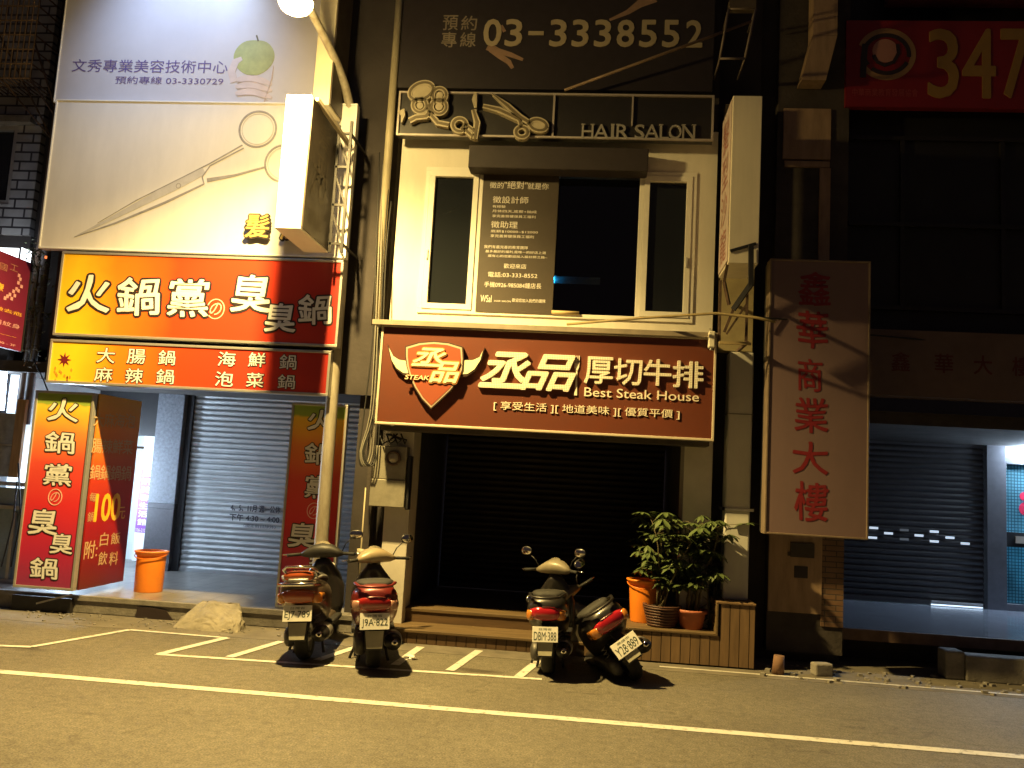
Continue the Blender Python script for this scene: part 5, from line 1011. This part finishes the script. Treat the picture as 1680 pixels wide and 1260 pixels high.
# ================================================================== SCOOTERS
def scooter(label, loc, yaw, lean, body, cowl, tail, plate, rack=False, steer=0, lens=(.45, .03, .02), dash=None, plate_z=.50, mirrors=(-1, 1), size=(1.14, 1.07, .98)):
    t = thing('motor_scooter', label, 'scooter', loc, 'scooters parked in the bays')
    t['_base'] = (0, 0, 0)
    X, Y_, Z_ = Vector((1, 0, 0)), Vector((0, 1, 0)), Vector((0, 0, 1))
    BODY = mat('scooter_paint_'+body[0], body[1], .34, body[2], var=.3, scale=7, coat=.3)
    COWL = mat('scooter_cowl_'+cowl[0], cowl[1], .3, cowl[2], var=.18, scale=5, coat=.4)
    BLKP = mat('black_scooter_plastic', (.022, .021, .021), .5, var=.3, scale=8)
    AX = Matrix(((0, 0, 1), (1, 0, 0), (0, 1, 0)))      # lathe axis along x
    AY = Matrix(((1, 0, 0), (0, 0, 1), (0, 1, 0)))
    for wy in (0, 1.20):
        mb = MB(); r = .215; mb.lathe([(r-.075, -.045), (r-.03, -.058), (r-.008, -.042), (r, 0), (r-.008, .042), (r-.03, .058), (r-.075, .045)], (0, wy, r), RUBBER, 32, AX); w_ = mb.build('wheel', t)
        mb = MB(); mb.lathe([(r-.075, -.046), (r-.085, -.03), (.05, -.02), (.03, -.05), (0, -.05)], (0, wy, r), STEEL, 24, AX); mb.lathe([(r-.075, .046), (r-.085, .03), (.05, .02), (.03, .05), (0, .05)], (0, wy, r), STEEL, 24, AX); mb.build('rim', w_)
    # rear body
    mb = MB(); mb.loft([((0, y, z), X, Z_, a, b, e) for y, z, a, b, e in ((-.325, .69, .10, .07, 2.4), (-.28, .68, .155, .125, 2.6), (-.16, .655, .188, .165, 2.8), (.05, .60, .20, .19, 3), (.25, .54, .19, .21, 3), (.42, .48, .15, .21, 3), (.50, .44, .11, .20, 3))], BODY, 24); mb.build('rear_body', t)
    mb = MB(); mb.loft([((0, y, z), X, Z_, a, b, e) for y, z, a, b, e in ((-.14, .80, .09, .025, 2.4), (-.08, .805, .14, .045, 2.6), (.05, .795, .165, .055, 2.8), (.2, .765, .165, .055, 2.8), (.27, .75, .145, .05, 2.8), (.42, .74, .125, .045, 2.8), (.53, .70, .07, .03, 2.4))], mat('scooter_seat_vinyl', (.018, .017, .016), .72, var=.2, scale=10), 20); mb.build('seat', t)
    mb = MB(); mb.box((-.19, .42, .255), (.19, .92, .31), BLKP); mb.loft([((0, .45, .3), X, Z_, .12, .06, 3), ((0, .9, .3), X, Z_, .14, .05, 3)], BODY); mb.build('floorboard', t, bevel=.015)
    mb = MB(); mb.loft([((0, y, z), X, Y_, a, b, e) for z, y, a, b, e in ((.27, .93, .17, .05, 3), (.4, .95, .20, .055, 3), (.6, .97, .205, .06, 3), (.74, .97, .16, .075, 2.8), (.83, .95, .10, .075, 2.5), (.90, .93, .06, .05, 2.4))], COWL, 22); mb.build('leg_shield', t)
    mb = MB(); mb.loft([((0, y, z), X, Y_, a, b, 2.6) for z, y, a, b in ((.45, 1.06, .12, .06), (.6, 1.08, .15, .07), (.75, 1.05, .12, .06))], BODY, 18); mb.build('front_panel', t)
    mb = MB(); fd = []
    for i in range(9): a = R(-10+20*i); fd.append(((0, 1.2+.245*math.cos(a), .215+.245*math.sin(a)), X, Vector((0, math.cos(a), math.sin(a))), .07, .012, 2.6))
    mb.loft(fd, BODY, 14); mb.build('front_fender', t)
    mb = MB()
    for s in (-1, 1): mb.tube([(s*.055, 1.05, .72), (s*.075, 1.14, .45), (s*.075, 1.2, .215)], .018, STEEL)
    mb.build('front_fork', t)
    # handlebar with steering turn
    ro = Matrix.Rotation(steer, 3, 'Z'); hc = Vector((0, .93, .0)); tr = lambda v: hc + ro @ (Vector(v)-hc)
    mb = MB(); DASH = dash or COWL; hs = []
    for x, y, z, b, c_ in ((-.20, .885, .955, .022, .02), (-.15, .91, .965, .06, .05), (-.08, .93, .985, .10, .075), (0, .945, .99, .12, .085), (.08, .93, .985, .10, .075), (.15, .91, .965, .06, .05), (.20, .885, .955, .022, .02)): hs.append((tr((x, y, z)), ro @ Y_, Z_, b, c_, 2.4))
    mb.loft(hs, DASH, 18); hb_ = mb.build('handlebar_cover', t)
    mb = MB(); mb.lathe([(.075, 0), (.07, .012), (.0, .016)], tr((0, .90, 1.045)), mat('gauge_glass', (.25, .22, .16), .1, var=0, coat=1), 20, ro @ Matrix.Rotation(R(35), 3, 'X')); mb.build('gauge', hb_)
    mb = MB(); mb.tube([tr((0, .93, .93)), tr((0, .98, .7))], .03, BLKP, 10); mb.build('steering_stem', t)
    for s in (-1, 1):
        mb = MB(); mb.tube([tr((s*.19, .89, .957)), tr((s*.32, .82, .95))], .018, RUBBER, 10); mb.build('grip', t)
        mb = MB(); mb.tube([tr((s*.22, .92, .96)), tr((s*.30, .90, .955)), tr((s*.37, .85, .955))], .007, CHROME, 6); mb.build('brake_lever', t)
        if s not in mirrors: continue
        mb = MB(); mb.tube([tr((s*.19, .905, .985)), tr((s*.22, .89, 1.06)), tr((s*.30, .88, 1.14))], .006, BLKP, 6); mr = mb.build('mirror', t)
        mc = tr((s*.325, .875, 1.165)); mb = MB(); secs = []
        for d_, k in ((.028, .3), (.02, .8), (.0, 1.0), (-.008, .97)): secs.append((mc+ro @ Vector((0, d_, 0)), ro @ X, Z_, .066*k, .05*k, 2.3))
        mb.loft(secs, BLKP, 20); mb.build('mirror_housing', mr)
        mb = MB(); mb.loft([(mc+ro @ Vector((0, -.009, 0)), ro @ X, Z_, .060, .044, 2.3), (mc+ro @ Vector((0, -.011, 0)), ro @ X, Z_, .058, .042, 2.3)], CHROME, 20); mb.build('mirror_glass', mr)
    # tail lamp, indicators, rail
    LENS = mat('tail_lens_%02d' % int(lens[0]*100), lens, .12, 0, var=.1, coat=1); AMB = mat('amber_lens', (.55, .20, .03), .15, var=.1, coat=1)
    mb = MB(); mb.loft([((0, y, z), X, Z_, a, b, 2.8) for y, z, a, b in ((-.362, .655, .095, .05), (-.342, .655, .125, .068), (-.29, .65, .158, .072), (-.2, .64, .17, .07))], LENS, 22); mb.build('tail_light', t)
    for s in (-1, 1):
        mb = MB(); mb.loft([((s*(.128), -.335, .635), X, Z_, .024, .045, 2.6), ((s*.158, -.28, .632), X, Z_, .026, .052, 2.6), ((s*.182, -.17, .63), X, Z_, .014, .04, 2.6)], AMB if body[0] != 'crimson' else mat('smoke_lens', (.42, .22, .16), .2, var=0, coat=1), 16); mb.build('indicator', t)
    mb = MB(); mb.tube([(-.16, .06, .80), (-.165, -.15, .825), (-.13, -.30, .815), (-.05, -.355, .81), (.05, -.355, .81), (.13, -.30, .815), (.165, -.15, .825), (.16, .06, .80)], .014, STEEL if rack else BODY, 10)
    if rack:
        mb.tube([(-.13, -.12, .83), (-.135, -.28, .90), (-.10, -.34, .935), (.10, -.34, .935), (.135, -.28, .90), (.13, -.12, .83)], .013, CHROME, 10); mb.tube([(-.165, -.30, .765), (-.1, -.36, .77), (0, -.375, .77), (.1, -.36, .77), (.165, -.30, .765)], .021, CHROME, 10)
    mb.build('grab_rail', t)
    if rack:
        mb = MB(); mb.loft([((0, -.25, .845), X, Z_, .125, .05, 3), ((0, -.345, .845), X, Z_, .12, .045, 3)], LENS, 16); mb.build('brake_light', t)
    # number plate with its bracket and mud flap
    rx = Matrix.Rotation(R(-14), 3, 'X'); pc = Vector((0, -.37, plate_z))
    mb = MB(); mb.obox(pc+rx @ Vector((0, .008, 0)), (.20, .01, .10), rx, BLKP); mb.bar(pc+Vector((0, .02, .02)), (0, -.2, .58), .08, BLKP, .03); mb.build('plate_bracket', t)
    mb = MB(); mb.obox(pc, (.236, .004, .15), rx, mat('number_plate_white', (.74, .73, .68), .4, var=.1, scale=20)); npl = mb.build('number_plate', t, bevel=.0015)
    mb = MB(); fp = lambda u, w_, o_: pc + rx @ Vector((u, -.002-o_, w_)); DKG = mat('plate_dark_green', (.03, .05, .04), .5, var=0)
    mb.glyph(plate, -.104, .104, -.06, .025, 0, DKG, frame=fp, depth=.0015, bold=.03); mb.glyph(tail, -.06, .06, .038, .062, 0, DKG, frame=fp, depth=.0015); mb.build('lettering', npl)
    mb = MB(); mb.hexa([(-.075, -.385, .24), (.075, -.385, .24), (.06, -.365, .24), (-.06, -.365, .24)], [(-.085, -.33, .46), (.085, -.33, .46), (.08, -.30, .46), (-.08, -.30, .46)], BLKP); mf = mb.build('mud_flap', t, bevel=.006)
    mb = MB(); mb.hexa([(-.062, -.392, .255), (.062, -.392, .255), (.062, -.386, .255), (-.062, -.386, .255)], [(-.075, -.352, .41), (.075, -.352, .41), (.075, -.344, .41), (-.075, -.344, .41)], mat('grey_flap_plate', (.42, .40, .30), .5, var=.25)); mb.build('flap_plate', mf, bevel=.004)
    mb = MB(); fd = []
    for i in range(8): a = R(30+18*i); fd.append(((0, .25*math.cos(a), .215+.25*math.sin(a)), X, Vector((0, math.cos(a), math.sin(a))), .075, .012, 2.6))
    mb.loft(fd, BLKP, 14); mb.build('rear_fender', t)
    # engine, exhaust, shocks, stand
    mb = MB(); mb.loft([((-.115, y, z), X, Z_, a, b, 2.8) for y, z, a, b in ((-.12, .22, .03, .06), (-.05, .225, .055, .095), (.2, .25, .055, .085), (.42, .28, .05, .08), (.5, .3, .03, .05))], mat('cast_engine', (.12, .115, .11), .5, .5, var=.4, scale=14), 18); mb.build('engine_case', t)
    mb = MB(); mb.lathe([(0, -.33), (.03, -.33), (.032, -.31), (.062, -.30), (.068, -.26), (.068, .08), (.05, .14), (.02, .2), (.018, .45)], (.155, .05, .27), mat('black_exhaust', (.035, .034, .035), .4, .5, var=.3), 22, AY)
    mb.lathe([(.072, -.05), (.080, -.05), (.080, .10), (.072, .10)], (.155, -.05, .27), STEEL, 22, AY); ex = mb.build('exhaust', t)
    mb = MB(); mb.lathe([(.014, -.345), (.026, -.345), (.026, -.30), (.014, -.30)], (.165, .05, .285), CHROME, 14, AY); mb.build('tailpipe', ex)
    mb = MB()
    for s in (-1, 1):
        h_ = [(s*.11+.022*math.cos(i*.9), -.02+.022*math.sin(i*.9)+.06*(1-i/40), .26+.26*i/40) for i in range(41)]; mb.tube(h_, .005, STEEL, 5)
    mb.build('shock_spring', t)
    mb = MB(); 
    for s in (-1, 1): mb.tube([(s*.09, .30, .2), (s*.13, .20, .02)], .013, DKMET, 8)
    mb.tube([(-.12, .42, .24), (-.2, .36, .02)], .012, DKMET, 8); mb.build('stand', t)
    mb = MB(); mb.loft([((0, 1.115, .80), X, Z_, .09, .05, 2.6), ((0, 1.14, .79), X, Z_, .075, .04, 2.6)], mat('headlight_lens', (.6, .6, .58), .08, var=0, coat=1), 16); mb.build('headlight', t)
    t.scale = size; t.rotation_mode = 'ZXY'; t.rotation_euler = (0, lean, yaw); t['_base'] = tuple(loc); return t
TAUPE = ('taupe', (.20, .15, .11), .55); CRIM = ('crimson', (.16, .014, .013), .25); BLK = ('black', (.022, .02, .02), .2); SILV = ('sand', (.46, .40, .30), .45)
g1 = G(487, 1083); g2 = G(606, 1097); g3 = G(908, 1106); g4 = G(1042, 1112)
scooter('taupe scooter with chrome rear rack and plate EJ7-789, nearest the lamp pole', (g1.x+.05, g1.y+.08, 0), R(8), R(-4), TAUPE, BLK, '台灣省', 'EJ7·789', rack=True, mirrors=(1,), lens=(.34, .07, .02), dash=mat('black_scooter_plastic', (.022, .021, .021), .5))
scooter('crimson scooter with cream handlebar cover, parked right of the taupe one', (g2.x+.02, g2.y+.06, 0), R(15), R(-3), CRIM, BLK, '台灣省', 'J9A·822', lens=(.26, .015, .012), mirrors=(1,), steer=R(28), dash=mat('cream_handlebar', (.34, .27, .17), .35, coat=.4))
scooter('black scooter with bright red tail lamp standing upright before the steps', (g3.x-.05, g3.y+.02, 0), R(-2), R(-3), BLK, BLK, '台灣省', 'DBM·388', lens=(.36, .012, .02), steer=R(-24), dash=mat('grey_handlebar', (.24, .21, .15), .4, coat=.3), plate_z=.46, size=(1.02, 1.02, .94))
scooter('black scooter with red tail lamp leaning over to the left beside the plinth', (g4.x+.02, g4.y-.06, 0), R(16), R(-36), BLK, ('darksilver', (.16, .14, .11), .6), '高雄市', 'Y28·889', lens=(.33, .012, .02), steer=R(20), plate_z=.40)

for o in COL.objects:
    if '_base' in o: del o['_base']
